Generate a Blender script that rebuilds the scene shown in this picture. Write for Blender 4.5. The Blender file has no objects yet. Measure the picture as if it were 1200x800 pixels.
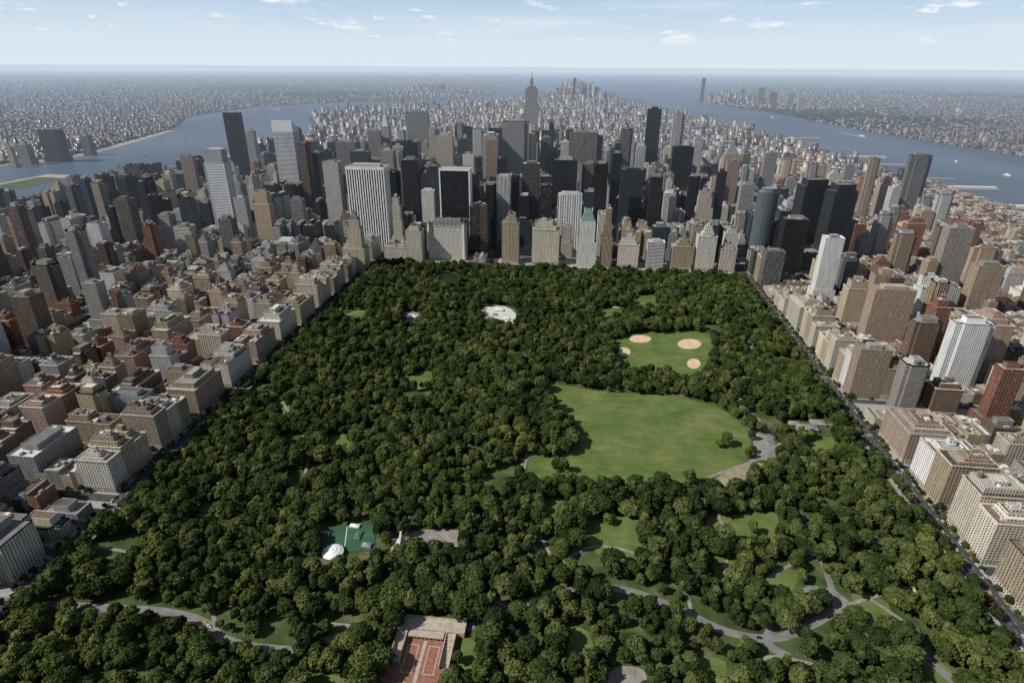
import bpy, math, random, bmesh
import numpy as np
from mathutils import Vector, Matrix
random.seed(11); rng=np.random.default_rng(11)
SC=bpy.context.scene
SC.view_settings.view_transform='Standard'; SC.view_settings.look='None'; SC.view_settings.exposure=0
R_=random.random
def U(a,b): return random.uniform(a,b)

# ---------------------------------------------------------------- camera (helicopter, 435 m up)
HC=435.0; F=700.0
th=math.atan(322/700.0); psi=math.radians(6.2); roll=math.radians(0.35)
RM=Matrix.Rotation(psi,3,'Z')@Matrix.Rotation(math.pi/2-th,3,'X')@Matrix.Rotation(roll,3,'Z')
cam_d=bpy.data.cameras.new("camera"); cam=bpy.data.objects.new("camera",cam_d)
SC.collection.objects.link(cam); cam.location=(0,0,HC); cam.rotation_euler=RM.to_euler()
cam_d.sensor_width=36; cam_d.lens=36*F/1200; cam_d.clip_start=1; cam_d.clip_end=600000
SC.camera=cam
rt=RM.col[0]; up=RM.col[1]; fw=-RM.col[2]
def ray(px,py):
    return fw+rt*((px-600)/F)-up*((py-400)/F)
def G(px,py,z=0.0):           # survey: photo pixel -> position on the ground
    d=ray(px,py); t=(z-HC)/d.z
    return (d.x*t,d.y*t)
def P(x,y,z):                 # world -> photo pixel
    v=Vector((x,y,z-HC)); k=max(v.dot(fw),1e-3)
    return 600+F*v.dot(rt)/k, 400-F*v.dot(up)/k
def GP(lst,z=0): return [G(a,b,z) for a,b in lst]

# ---------------------------------------------------------------- node helpers
def newmat(name):
    m=bpy.data.materials.new(name); m.use_nodes=True; m.node_tree.nodes.clear()
    m.cycles.emission_sampling='NONE'
    return m,m.node_tree
def setin(nt,s,v):
    if isinstance(v,bpy.types.NodeSocket): nt.links.new(v,s)
    elif v is not None: s.default_value=v
def M(nt,op,a,b=None,c=None,clamp=False):
    n=nt.nodes.new('ShaderNodeMath'); n.operation=op; n.use_clamp=clamp
    for i,v in enumerate((a,b,c)):
        if v is not None: setin(nt,n.inputs[i],v)
    return n.outputs[0]
def VM(nt,op,a,b=None):
    n=nt.nodes.new('ShaderNodeVectorMath'); n.operation=op
    setin(nt,n.inputs[0],a)
    if b is not None:
        if op=='SCALE': setin(nt,n.inputs[3],b)
        else: setin(nt,n.inputs[1],b)
    return n.outputs['Value'] if op=='LENGTH' else n.outputs[0]
def MIX(nt,f,a,b,mode='MIX'):
    n=nt.nodes.new('ShaderNodeMix'); n.data_type='RGBA'; n.blend_type=mode
    setin(nt,n.inputs[0],f)
    def c(v): return (*v,1) if isinstance(v,tuple) and len(v)==3 else v
    setin(nt,n.inputs[6],c(a)); setin(nt,n.inputs[7],c(b))
    return n.outputs[2]
def RAMP(nt,f,stops):
    n=nt.nodes.new('ShaderNodeValToRGB'); e=n.color_ramp.elements
    while len(e)<len(stops): e.new(0.5)
    for i,(p,c) in enumerate(stops):
        e[i].position=p; e[i].color=(*c,1) if len(c)==3 else c
    nt.links.new(f,n.inputs[0]); return n.outputs[0]
def NOISE(nt,vec,scale,detail=3,rough=.55):
    n=nt.nodes.new('ShaderNodeTexNoise'); n.inputs['Scale'].default_value=scale
    n.inputs['Detail'].default_value=detail; n.inputs['Roughness'].default_value=rough
    if vec is not None: nt.links.new(vec,n.inputs['Vector'])
    return n.outputs[0]
def POS(nt): return nt.nodes.new('ShaderNodeNewGeometry').outputs['Position']
def ATTR(nt,name):
    n=nt.nodes.new('ShaderNodeAttribute'); n.attribute_name=name; return n

# haze painted into the materials: emission mixed in by distance from world origin
hz=bpy.data.node_groups.new("painted_haze",'ShaderNodeTree')
hz.interface.new_socket("Shader",in_out='INPUT',socket_type='NodeSocketShader')
hz.interface.new_socket("Shader",in_out='OUTPUT',socket_type='NodeSocketShader')
gi=hz.nodes.new('NodeGroupInput'); go=hz.nodes.new('NodeGroupOutput')
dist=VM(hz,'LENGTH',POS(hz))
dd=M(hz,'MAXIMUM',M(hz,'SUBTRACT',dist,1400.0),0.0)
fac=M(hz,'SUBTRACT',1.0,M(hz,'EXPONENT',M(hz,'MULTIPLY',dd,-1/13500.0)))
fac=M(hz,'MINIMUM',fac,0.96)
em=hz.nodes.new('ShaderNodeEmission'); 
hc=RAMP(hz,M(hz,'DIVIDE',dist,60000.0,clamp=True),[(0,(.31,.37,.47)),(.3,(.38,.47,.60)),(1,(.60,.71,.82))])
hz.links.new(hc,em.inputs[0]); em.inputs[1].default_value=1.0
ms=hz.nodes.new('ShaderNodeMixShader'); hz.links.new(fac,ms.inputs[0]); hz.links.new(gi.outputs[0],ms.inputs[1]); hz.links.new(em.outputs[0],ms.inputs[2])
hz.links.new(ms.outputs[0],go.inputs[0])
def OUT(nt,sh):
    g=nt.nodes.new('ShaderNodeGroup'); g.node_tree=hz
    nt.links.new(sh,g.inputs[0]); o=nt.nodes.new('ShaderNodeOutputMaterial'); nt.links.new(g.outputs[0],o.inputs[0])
def PRIN(nt,col,rough=.85,spec=.3,metal=0,normal=None):
    p=nt.nodes.new('ShaderNodeBsdfPrincipled')
    setin(nt,p.inputs['Base Color'],(*col,1) if isinstance(col,tuple) and len(col)==3 else col)
    setin(nt,p.inputs['Roughness'],rough); setin(nt,p.inputs['Specular IOR Level'],spec)
    setin(nt,p.inputs['Metallic'],metal)
    if normal is not None: nt.links.new(normal,p.inputs['Normal'])
    return p.outputs[0]
def simple(name,c1,c2,scale,rough=.9,spec=.2,detail=4):
    m,nt=newmat(name); f=NOISE(nt,POS(nt),scale,detail,.6)
    f=RAMP(nt,f,[(.35,(0,0,0)),(.65,(1,1,1))])
    OUT(nt,PRIN(nt,MIX(nt,f,c1,c2),rough,spec)); return m

# facade: windows laid out in metres along each wall
mf,nt=newmat("facade")
uvn=nt.nodes.new('ShaderNodeUVMap'); uvn.uv_map="uv"
sx=nt.nodes.new('ShaderNodeSeparateXYZ'); nt.links.new(uvn.outputs[0],sx.inputs[0])
bc=ATTR(nt,"bcol"); w1=ATTR(nt,"wp"); ws=nt.nodes.new('ShaderNodeSeparateXYZ'); nt.links.new(w1.outputs['Vector'],ws.inputs[0])
a=M(nt,'DIVIDE',sx.outputs[0],ws.outputs[0]); b=M(nt,'DIVIDE',sx.outputs[1],ws.outputs[1])
fu=M(nt,'ABSOLUTE',M(nt,'SUBTRACT',M(nt,'FRACT',a),.5)); fv=M(nt,'ABSOLUTE',M(nt,'SUBTRACT',M(nt,'FRACT',b),.5))
mu=M(nt,'LESS_THAN',fu,M(nt,'MULTIPLY',ws.outputs[2],.5)); mv=M(nt,'LESS_THAN',fv,M(nt,'MULTIPLY',w1.outputs['Alpha'],.5))
mask=M(nt,'MULTIPLY',mu,mv)
cb=nt.nodes.new('ShaderNodeCombineXYZ'); nt.links.new(M(nt,'FLOOR',a),cb.inputs[0]); nt.links.new(M(nt,'FLOOR',b),cb.inputs[1]); nt.links.new(bc.outputs['Fac'],cb.inputs[2])
wn=nt.nodes.new('ShaderNodeTexWhiteNoise'); wn.noise_dimensions='3D'; nt.links.new(cb.outputs[0],wn.inputs[0])
rv=wn.outputs[0]
glass=MIX(nt,bc.outputs['Alpha'],(0.011,0.012,0.014),(0.05,0.08,0.105))
curtain=M(nt,'SUBTRACT',1.0,M(nt,'MULTIPLY',M(nt,'GREATER_THAN',ws.outputs[2],.75),.85))
glass=MIX(nt,M(nt,'MULTIPLY',M(nt,'POWER',rv,8.0),curtain),glass,(0.2,0.195,0.18))
pp=POS(nt)
stv=VM(nt,'MULTIPLY',pp,(.35,.35,.03))
n1=RAMP(nt,NOISE(nt,stv,1.0,4,.6),[(.3,(.72,.71,.70)),(.7,(1.1,1.1,1.1))])
wall=MIX(nt,1.0,bc.outputs['Color'],n1,'MULTIPLY')
flr=M(nt,'GREATER_THAN',fv,.46)    # string course shade between storeys
wall=MIX(nt,M(nt,'MULTIPLY',flr,.22),wall,(0.08,0.08,0.08))
col=MIX(nt,mask,wall,glass)
OUT(nt,PRIN(nt,col,M(nt,'SUBTRACT',.85,M(nt,'MULTIPLY',mask,.62)),M(nt,'ADD',.15,M(nt,'MULTIPLY',mask,.4))))
# roof / plain coloured surface
mr,nt=newmat("roofing"); bc=ATTR(nt,"bcol")
n1=RAMP(nt,NOISE(nt,POS(nt),.22,5,.7),[(.3,(.58,.58,.58)),(.7,(1.2,1.19,1.17))])
OUT(nt,PRIN(nt,MIX(nt,1.0,bc.outputs['Color'],n1,'MULTIPLY'),.9,.2))

# ---------------------------------------------------------------- mesh builder
class MB:
    def __init__(s,ox=0,oy=0): s.v=[];s.f=[];s.uv=[];s.c=[];s.w=[];s.m=[];s.o=(ox,oy)
    def face(s,pts,uvs,col,wp,mat):
        n=len(s.v); s.v+=pts; s.f.append(tuple(range(n,n+len(pts)))); s.uv+=uvs; s.c.append(col); s.w.append(wp); s.m.append(mat)
    def walls(s,poly,z0,z1,col,wp,mat=0,inward=False):
        n=len(poly); k=0
        for i in range(n):
            (ax,ay),(bx,by)=poly[i],poly[(i+1)%n]
            L=math.hypot(bx-ax,by-ay)
            if L<1e-3: continue
            nb=max(1,round(L/wp[0]))*wp[0]
            k0=round(k/wp[0])*wp[0]
            pts=[(ax,ay,z0),(bx,by,z0),(bx,by,z1),(ax,ay,z1)]
            uv=[(k0,z0),(k0+nb,z0),(k0+nb,z1),(k0,z1)]
            if inward: pts.reverse(); uv.reverse()
            s.face(pts,uv,col,wp,mat); k+=nb
    def cap(s,poly,z,col,mat=1):
        s.face([(x,y,z) for x,y in poly],[(x,y) for x,y in poly],col,(3,3,0,0),mat)
    def block(s,poly,z0,z1,col,wp,roof,par=1.1,pt=.5,bottom=False,mat=0,trim=None):
        s.walls(poly,z0,z1,col,wp,mat)
        if bottom: s.face([(x,y,z0) for x,y in reversed(poly)],[(0,0)]*len(poly),col,(3,3,0,0),1)
        if par<=0: s.cap(poly,z1,roof); return
        cx=sum(p[0] for p in poly)/len(poly); cy=sum(p[1] for p in poly)/len(poly)
        rx=max(abs(p[0]-cx) for p in poly); ry=max(abs(p[1]-cy) for p in poly)
        fx=max(.5,1-pt/rx); fy=max(.5,1-pt/ry)
        inn=[(cx+(x-cx)*fx,cy+(y-cy)*fy) for x,y in poly]
        tc=trim or (min(1,col[0]*1.15),min(1,col[1]*1.15),min(1,col[2]*1.15),1)
        n=len(poly)
        for i in range(n):
            j=(i+1)%n
            s.face([(*poly[i],z1),(*poly[j],z1),(*inn[j],z1),(*inn[i],z1)],[(0,0)]*4,tc,(3,3,0,0),1)
        s.walls(inn,z1-par,z1,tc,(3,3,0,0),1,inward=True)
        s.cap(inn,z1-par,roof)
    def box(s,x0,y0,x1,y1,z0,z1,col,wp=(3,3,0,0),roof=None,par=0,mat=1,bottom=False):
        s.block([(x0,y0),(x1,y0),(x1,y1),(x0,y1)],z0,z1,col,wp,roof or col,par,.45,bottom,mat)
    def pyramid(s,poly,z0,z1,col,top=0.0,shift=(0,0)):
        cx=sum(p[0] for p in poly)/len(poly)+shift[0]; cy=sum(p[1] for p in poly)/len(poly)+shift[1]
        t=[(cx+(x-cx)*top,cy+(y-cy)*top) for x,y in poly]; n=len(poly)
        for i in range(n):
            j=(i+1)%n
            if top>0: s.face([(*poly[i],z0),(*poly[j],z0),(*t[j],z1),(*t[i],z1)],[(0,0)]*4,col,(3,3,0,0),1)
            else: s.face([(*poly[i],z0),(*poly[j],z0),(cx,cy,z1)],[(0,0)]*3,col,(3,3,0,0),1)
        if top>0: s.cap(t,z1,col)
    def tank(s,x,y,z,r=2.0):
        col=random.choice([(.16,.10,.06,1),(.22,.15,.10,1),(.12,.09,.07,1)])
        for dx in (-1,1):
            for dy in (-1,1): s.box(x+dx*r*.6-.15,y+dy*r*.6-.15,x+dx*r*.6+.15,y+dy*r*.6+.15,z,z+2.6,(.06,.06,.06,1))
        o=[(x+r*math.cos(i*math.pi/4),y+r*math.sin(i*math.pi/4)) for i in range(8)]
        s.walls(o,z+2.6,z+6.6,col,(3,3,0,0),1); s.face([(a,b,z+2.6) for a,b in reversed(o)],[(0,0)]*8,col,(3,3,0,0),1)
        o2=[(x+1.1*(a-x),y+1.1*(b-y)) for a,b in o]; s.pyramid(o2,z+6.61,z+8.4,(.20,.19,.18,1))
    def clutter(s,x0,y0,x1,y1,z,n,tankp=.4):
        w=x1-x0; d=y1-y0
        if w<6 or d<6: return
        for k in range(n):
            a=min(w*.4,U(1.5,6.5)); b=min(d*.4,U(1.5,6.5)); px=U(x0+1.2,x1-a-1.2); py=U(y0+1.2,y1-b-1.2)
            g=random.choice([.1,.2,.32,.45,.6,.7]); s.box(px,py,px+a,py+b,z,z+U(1,3.6)+k*.013,(g,g*.97,g*.92,1))
        if R_()<tankp: s.tank(U(x0+3,x1-3),U(y0+3,y1-3),z,min(2.5,w*.15+.6))
    def done(s,name,coll=None):
        me=bpy.data.meshes.new(name); ox,oy=s.o
        me.from_pydata([(x-ox,y-oy,z) for x,y,z in s.v],[],s.f)
        me.materials.append(mf); me.materials.append(mr)
        me.polygons.foreach_set('material_index',s.m)
        uvl=me.uv_layers.new(name="uv"); uvl.data.foreach_set('uv',np.array(s.uv,dtype=np.float32).ravel())
        at=me.attributes.new("bcol",'FLOAT_COLOR','FACE'); at.data.foreach_set('color',np.array(s.c,dtype=np.float32).ravel())
        at=me.attributes.new("wp",'FLOAT_COLOR','FACE'); at.data.foreach_set('color',np.array(s.w,dtype=np.float32).ravel())
        ob=bpy.data.objects.new(name,me); ob.location=(ox,oy,0); SC.collection.objects.link(ob); return ob
def rect(x0,y0,x1,y1): return [(x0,y0),(x1,y0),(x1,y1),(x0,y1)]
def ins(r,a): return (r[0]+a,r[1]+a,r[2]-a,r[3]-a)

LIME=(.50,.455,.37); BUFF=(.45,.36,.25); CREAM=(.60,.55,.45); RED=(.25,.12,.082); BROWN=(.18,.13,.098); GREY=(.32,.32,.31); WHITE=(.72,.71,.68); TAN=(.37,.29,.21); DARK=(.022,.022,.023); PINK=(.39,.28,.22); SLATE=(.17,.17,.175); PALE=(.52,.515,.50)
def jit(c,k=.14,al=0.0):
    g=U(1-k,1+k); return (c[0]*g*U(.96,1.04),c[1]*g,c[2]*g*U(.95,1.05),al)
def roofc():
    return jit(random.choice([(.07,.07,.07),(.13,.128,.125),(.20,.195,.185),(.30,.29,.27),(.40,.39,.36),(.55,.54,.51),(.20,.145,.11),(.30,.26,.21),(.10,.095,.09),(.24,.235,.23),(.15,.12,.10)]),.2)

def prewar(mb,r,h,base,fine=True):
    col=jit(base); wp=(U(2.7,3.8),U(3.0,3.5),U(.38,.52),U(.48,.62)); rc=roofc()
    x0,y0,x1,y1=r; lv=random.choice([1,2,2,3]) if h>38 else 0
    if min(x1-x0,y1-y0)<14: lv=min(lv,1)
    hb=h*(U(.76,.9) if lv else 1.0)
    court=(x1-x0>30 and y1-y0>30 and R_()<.5)
    if fine: mb.box(x0-.25,y0-.25,x1+.25,y1+.25,0,U(5,9),jit(LIME,.1),(wp[0],wp[1],.5,.6),mat=0)
    c=.55; tc=jit(LIME if R_()<.6 else base,.1)
    if court:   # U plan with light court
        cw=(x1-x0)*U(.16,.24); cd=(y1-y0)*U(.3,.42); cx=(x0+x1)/2+U(-2,2)
        poly=[(x0,y0),(cx-cw/2,y0),(cx-cw/2,y0+cd),(cx+cw/2,y0+cd),(cx+cw/2,y0),(x1,y0),(x1,y1),(x0,y1)]
        mb.walls(poly,0,hb,col,wp); mb.cap(poly,hb-1.0,rc)
        mb.walls(poly,hb-1.0,hb+.01,col,(3,3,0,0),1,inward=True)
        cur=(x0+1.5,y0+cd+1.5,x1-1.5,y1-1.5); z=hb-1.0
        mb.clutter(x0+.5,y0+.5,cx-cw/2-.5,y0+cd,z,2,.3); mb.clutter(cx+cw/2+.5,y0+.5,x1-.5,y0+cd,z,2,.3)
    else:
        mb.walls(rect(*r),0,hb-1.6,col,wp)
        mb.block(rect(x0-c,y0-c,x1+c,y1+c),hb-1.6,hb,tc,(3,3,0,0),rc,1.1,1.0,True,1)
        z=hb-1.1; cur=r
    r0=cur
    for k in range(lv):
        w=cur[2]-cur[0]; d=cur[3]-cur[1]
        cur=(cur[0]+U(.06,.2)*w,cur[1]+U(.06,.2)*d,cur[2]-U(.06,.2)*w,cur[3]-U(.06,.2)*d)
        z2=z+(h-hb)/lv
        mb.block(rect(*cur),z,z2,col,wp,roofc(),1.0); z=z2-1.0
    w=cur[2]-cur[0]; d=cur[3]-cur[1]; cx=(cur[0]+cur[2])/2+U(-.1,.1)*w; cy=(cur[1]+cur[3])/2+U(-.1,.1)*d
    pw=w*U(.14,.26); pd=d*U(.14,.26)
    mb.block(rect(cx-pw,cy-pd,cx+pw,cy+pd),z,z+U(4,8),col,wp,roofc(),.6)
    mb.clutter(*cur,z,random.randint(2,5),.6)
    if lv: mb.clutter(*ins(r0,1),hb-1.1 if not court else hb-1.0,4,.2)
def modern(mb,r,h,base,style='grid',al=0.0):
    col=jit(base,.1,al)
    wp={'grid':(U(2.8,4.2),U(2.9,3.4),U(.5,.65),U(.5,.6)),'stripe':(U(2.4,3.6),3.6,U(.42,.55),1.01),
        'band':(3.0,U(3.2,3.9),1.01,U(.42,.55)),'glass':(1.6,3.9,.88,.82),'solid':(3.2,3.3,.3,.5)}[style]
    rc=roofc(); x0,y0,x1,y1=r; w=x1-x0; d=y1-y0
    if w>26 and d>26 and h>60 and R_()<.45:
        hb=U(12,30); mb.block(rect(*r),0,hb,col,wp,roofc(),1.0)
        i=U(3,7); t=(x0+i,y0+i,x1-i,y1-i); mb.block(rect(*t),hb-1.0,h,col,wp,rc,1.4); mb.clutter(x0+.8,y0+.8,x1-.8,y0+i,hb-1,2,0)
    elif w>18 and d>18 and R_()<.35:     # notched corners
        t=r; q=U(.14,.24); a,b=w*q,d*q
        poly=[(x0+a,y0),(x1-a,y0),(x1-a,y0+b),(x1,y0+b),(x1,y1-b),(x1-a,y1-b),(x1-a,y1),(x0+a,y1),(x0+a,y1-b),(x0,y1-b),(x0,y0+b),(x0+a,y0+b)]
        mb.walls(poly,0,h,col,wp); mb.cap(poly,h-1.4,rc); mb.walls(poly,h-1.4,h+.01,col,(3,3,0,0),1,inward=True)
    else:
        t=r; mb.block(rect(*t),0,h,col,wp,rc,1.4)
    w=t[2]-t[0]; d=t[3]-t[1]
    a,b=U(.18,.3),U(.18,.3)
    m=(t[0]+a*w,t[1]+b*d,t[2]-a*w,t[3]-b*d)
    pc=col if R_()<.5 else jit(GREY,.3)
    mb.block(rect(*m),h-1.4,h+U(3,8),pc,(2,2,.3,1.01) if R_()<.4 else (3,3,0,0),roofc(),.8)
    if style!='glass' or R_()<.5:
        mb.clutter(t[0]+w*.25,t[1]+1,t[2]-w*.25,m[1],h-1.4,3,.25); mb.clutter(t[0]+w*.25,m[3],t[2]-w*.25,t[3]-1,h-1.4,2,.1)
def cake(mb,r,h,base):
    col=jit(base); wp=(U(2.4,3.2),3.6,U(.4,.5),U(.55,1.01)); n=random.choice([3,4,5]); cur=r; z=0
    hs=sorted([U(.3,.95) for _ in range(n-1)])+[1.0]
    for k,q in enumerate(hs):
        z2=h*q
        if z2-z<5: continue
        mb.block(rect(*cur),z,z2,col,wp,roofc(),1.0); z=z2-1.0
        w=cur[2]-cur[0]; d=cur[3]-cur[1]
        if k<len(hs)-1: cur=(cur[0]+U(.03,.17)*w,cur[1]+U(.03,.17)*d,cur[2]-U(.03,.17)*w,cur[3]-U(.03,.17)*d)
    mb.clutter(*cur,z,3,.5)
    w=cur[2]-cur[0]; d=cur[3]-cur[1]
    mb.block(rect(cur[0]+w*.3,cur[1]+d*.3,cur[2]-w*.3,cur[3]-d*.3),z,z+U(4,9),col,wp,roofc(),.5)
    if R_()<.12: mb.pyramid(rect(cur[0]+w*.25,cur[1]+d*.25,cur[2]-w*.25,cur[3]-d*.25),z+.01,z+U(10,20),(.16,.22,.20,1))
def lowrise(mb,r,h,base):
    """row of town houses, each with its own roof"""
    x0,y0,x1,y1=r; x=x0
    while x<x1-2:
        w=min(random.choice([5.5,6.1,7,12,16]),x1-x)
        if x1-x-w<4: w=x1-x
        hh=h*U(.75,1.25); col=jit(random.choice([base,BROWN,RED,LIME,BUFF,GREY,TAN,PINK]),.2)
        yo=U(0,3); wp=(w/max(2,round(w/2.6)),3.3,.42,.55)
        mb.block(rect(x+.01,y0+.01,x+w-.01,y1-yo),0,hh,col,wp,roofc(),.7,.35)
        mb.clutter(x+.4,y0+.6,x+w-.4,y1-yo-.6,hh-.7,2 if w<9 else 4,.1 if w>9 else 0)
        x+=w

# ---------------------------------------------------------------- water, land
MANH=[(-1780,-4000),(-1800,1300),(-1860,2100),(-1800,3700),(-2000,4600),(-2500,5600),(-2600,6600),(-2200,7400),(-1200,8200),(-500,9000),(150,9500),(450,9200),(650,8000),(1000,6500),(1270,5000),(1420,3500),(1480,2357),(1500,1200),(1500,-4000)]
WAT=[(-2750,-4000),(-2800,1500),(-2750,2600),(-2640,3000),(-3000,4300),(-3650,5600),(-3750,7000),(-3000,8200),(-1800,9400),(-1500,11000),(-1900,13000),(-2300,17000),(-1900,21000),(-3200,26000),(-3500,36000),(1500,38000),(3500,27000),(4500,20000),(3400,16500),(3600,13500),(2300,12000),(2150,10400),(1750,9600),(1690,8860),(1900,7600),(2067,6510),(2146,5270),(2437,3713),(2600,2500),(2600,-4000)]
def inpoly(X,Y,poly):
    X=np.asarray(X,float); Y=np.asarray(Y,float); r=np.zeros(X.shape,bool); n=len(poly)
    for i in range(n):
        x1,y1=poly[i]; x2,y2=poly[(i+1)%n]
        c=((y1>Y)!=(y2>Y))
        if y1!=y2: r^=c&(X<(x2-x1)*(Y-y1)/(y2-y1)+x1)
    return r
def sheet(name,poly,z,mat):
    me=bpy.data.meshes.new(name); 
    ar=sum(poly[i][0]*poly[(i+1)%len(poly)][1]-poly[(i+1)%len(poly)][0]*poly[i][1] for i in range(len(poly)))
    if ar<0: poly=poly[::-1]
    me.from_pydata([(x,y,z) for x,y in poly],[],[tuple(range(len(poly)))]); me.materials.append(mat)
    o=bpy.data.objects.new(name,me); SC.collection.objects.link(o); return o

ml,nt=newmat("borough_land"); pp=POS(nt)
vo=nt.nodes.new('ShaderNodeTexVoronoi'); vo.inputs['Scale'].default_value=1/70.0; nt.links.new(pp,vo.inputs['Vector'])
sp=nt.nodes.new('ShaderNodeSeparateColor'); nt.links.new(vo.outputs['Color'],sp.inputs[0])
urban=RAMP(nt,sp.outputs[0],[(0,(.06,.055,.05)),(.3,(.11,.10,.09)),(.6,(.16,.135,.12)),(.85,(.20,.185,.17)),(1,(.38,.37,.36))])
green=RAMP(nt,sp.outputs[1],[(0,(.022,.040,.018)),(1,(.055,.075,.035))])
gm=RAMP(nt,NOISE(nt,pp,1/1500.0,7,.65),[(.42,(0,0,0)),(.54,(1,1,1))])
gm2=M(nt,'GREATER_THAN',sp.outputs[2],.45)
OUT(nt,PRIN(nt,MIX(nt,M(nt,'MAXIMUM',M(nt,'MULTIPLY',gm,.9),gm2),urban,green),.95,.1))
sheet("ground",[(-260000,-60000),(260000,-60000),(260000,420000),(-260000,420000)],-3,ml)
mw,nt=newmat("river_water"); pp=POS(nt)
nb=NOISE(nt,VM(nt,'MULTIPLY',pp,(1,.4,1)),.05,6,.7); bp=nt.nodes.new('ShaderNodeBump'); bp.inputs['Strength'].default_value=.25; bp.inputs['Distance'].default_value=3
nt.links.new(nb,bp.inputs['Height'])
wc=RAMP(nt,NOISE(nt,VM(nt,'MULTIPLY',pp,(.6,.2,1)),1/500.0,5,.6),[(.35,(.05,.075,.105)),(.65,(.10,.13,.165))])
OUT(nt,PRIN(nt,wc,.42,.35,0,bp.outputs[0]))
sheet("river_water",WAT,-2,mw)
sheet("bay_water",[(6500,15500),(9000,16500),(11500,21000),(9500,24000),(7200,19500)],-2,mw)
masph=simple("asphalt",(.045,.045,.047),(.075,.073,.07),.08)
sheet("street_asphalt",MANH,0,masph)

# ---------------------------------------------------------------- park ground
PX0,PX1,PY0,PY1=-468,377,-500,1345
mg,nt=newmat("park_ground"); pp=POS(nt)
f=RAMP(nt,NOISE(nt,pp,.03,6,.65),[(.36,(.036,.054,.018)),(.5,(.058,.085,.027)),(.6,(.105,.11,.052)),(.7,(.18,.15,.10))])
OUT(nt,PRIN(nt,f,.95,.1))
sheet("park_ground",[(PX0,PY0),(PX1,PY0),(PX1,PY1),(PX0,PY1)],.05,mg)
mlawn,nt=newmat("lawn"); pp=POS(nt)
f=RAMP(nt,NOISE(nt,pp,.018,8,.72),[(.3,(.065,.108,.026)),(.45,(.095,.142,.038)),(.54,(.125,.162,.050)),(.63,(.17,.18,.078)),(.74,(.22,.195,.12))])
f2=RAMP(nt,NOISE(nt,VM(nt,'MULTIPLY',pp,(.3,1,1)),.12,3,.5),[(.3,(.82,.84,.82)),(.7,(1.08,1.05,1.05))])
OUT(nt,PRIN(nt,MIX(nt,1.0,f,f2,'MULTIPLY'),.95,.1))
msand=simple("infield_sand",(.52,.38,.22),(.64,.49,.30),.1)
mpath=simple("park_path",(.19,.175,.145),(.29,.27,.235),.15)
mdrive=simple("park_drive",(.15,.145,.137),(.22,.215,.205),.1)
mpond=simple("pond_water",(.012,.02,.012),(.022,.03,.018),.03,.4,.12)
excl=[]
def area(name,pix,z,mat,grow=True):
    cy=sum(p[1] for p in pix)/len(pix)
    poly=[G(a,b,11 if (b>cy and grow) else 0) for a,b in pix]
    n=len(poly); sm=[]
    for i in range(n):
        p0,p1,p2,p3=[poly[(i+k-1)%n] for k in range(4)]
        for t in (0,.33,.66):
            sm.append(tuple(.5*((2*p1[q])+(-p0[q]+p2[q])*t+(2*p0[q]-5*p1[q]+4*p2[q]-p3[q])*t*t+(-p0[q]+3*p1[q]-3*p2[q]+p3[q])*t**3) for q in (0,1)))
    sheet(name,sm,z,mat); excl.append(sm); return sm
area("sheep_meadow_lawn",[(637,448),(660,451),(700,458),(760,462),(820,470),(862,490),(882,510),(870,532),(850,546),(800,558),(740,562),(700,560),(662,545),(650,530),(674,515),(668,495),(648,478)],.10,mlawn)
area("ballfield_lawn",[(720,402),(740,391),(790,389),(827,390),(836,405),(832,428),(814,438),(780,430),(745,427),(724,416)],.10,mlawn)
for i,(cx,cy,rw,rh) in enumerate([(750,397,13,4.5),(808,403,14,6),(731,412,8,5),(813,426,8,6)]):
    sheet("baseball_infield",[G(cx+rw*math.cos(t/10*math.pi),cy+rh*math.sin(t/10*math.pi)) for t in range(20)],.15,msand)
for pix in ([(830,606),(868,602),(905,600),(912,612),(906,626),(880,628),(850,628),(836,618)],
  [(684,612),(715,606),(747,608),(753,630),(742,650),(720,650),(694,632)],[(380,514),(415,508),(420,516),(400,526),(382,526)],
  [(620,540),(650,536),(648,556),(625,560)],[(840,652),(868,650),(862,672),(842,668)],[(660,735),(690,740),(695,765),(668,760)],
  [(540,750),(560,755),(560,790),(542,790)],[(225,600),(262,585),(262,600),(240,616)],[(1000,690),(1040,706),(1045,722),(1010,712)],
  [(905,665),(935,672),(925,690),(905,684)],[(1080,768),(1120,790),(1110,810),(1080,795)],[(355,795),(400,790),(410,812),(360,815)],
  [(742,350),(765,345),(770,356),(750,360)],[(428,688),(452,684),(450,694),(430,696)],[(815,770),(850,775),(845,795),(815,790)],
  [(700,364),(730,362),(728,370),(705,372)],[(640,585),(662,590),(655,606),(640,602)],[(940,520),(975,512),(980,522),(950,528)],[(405,368),(430,362),(430,370),(410,375)],
  [(318,472),(335,468),(338,476),(322,480)],[(480,440),(505,436),(506,444),(484,448)]):
    area("lawn",pix,.10,mlawn)
area("worn_ground",[(828,560),(860,548),(890,542),(900,552),(870,560),(840,566)],.12,simple("bare_soil",(.2,.17,.11),(.32,.27,.19),.1))
area("paved_yard",[(884,508),(903,513),(908,526),(895,530),(886,520)],.12,mpath)
area("pond_water",[(512,322),(532,320),(540,328),(530,338),(516,334)],.12,mpond,False)
area("rink_terrace",[(565,361),(592,359),(606,370),(600,380),(566,378)],.12,simple("rink_deck",(.50,.48,.43),(.56,.54,.5),.03),False)
area("zoo_court",[(470,368),(490,366),(495,374),(478,378)],.12,mpath)
area("bandshell_plaza",[(478,624),(538,621),(540,634),(488,637)],.12,mpath)
area("paved_clearing",[(712,788),(740,780),(758,792),(750,830),(700,830)],.12,mpath)
area("playground_sand",[(1050,690),(1072,688),(1076,698),(1056,700)],.12,msand)
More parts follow.
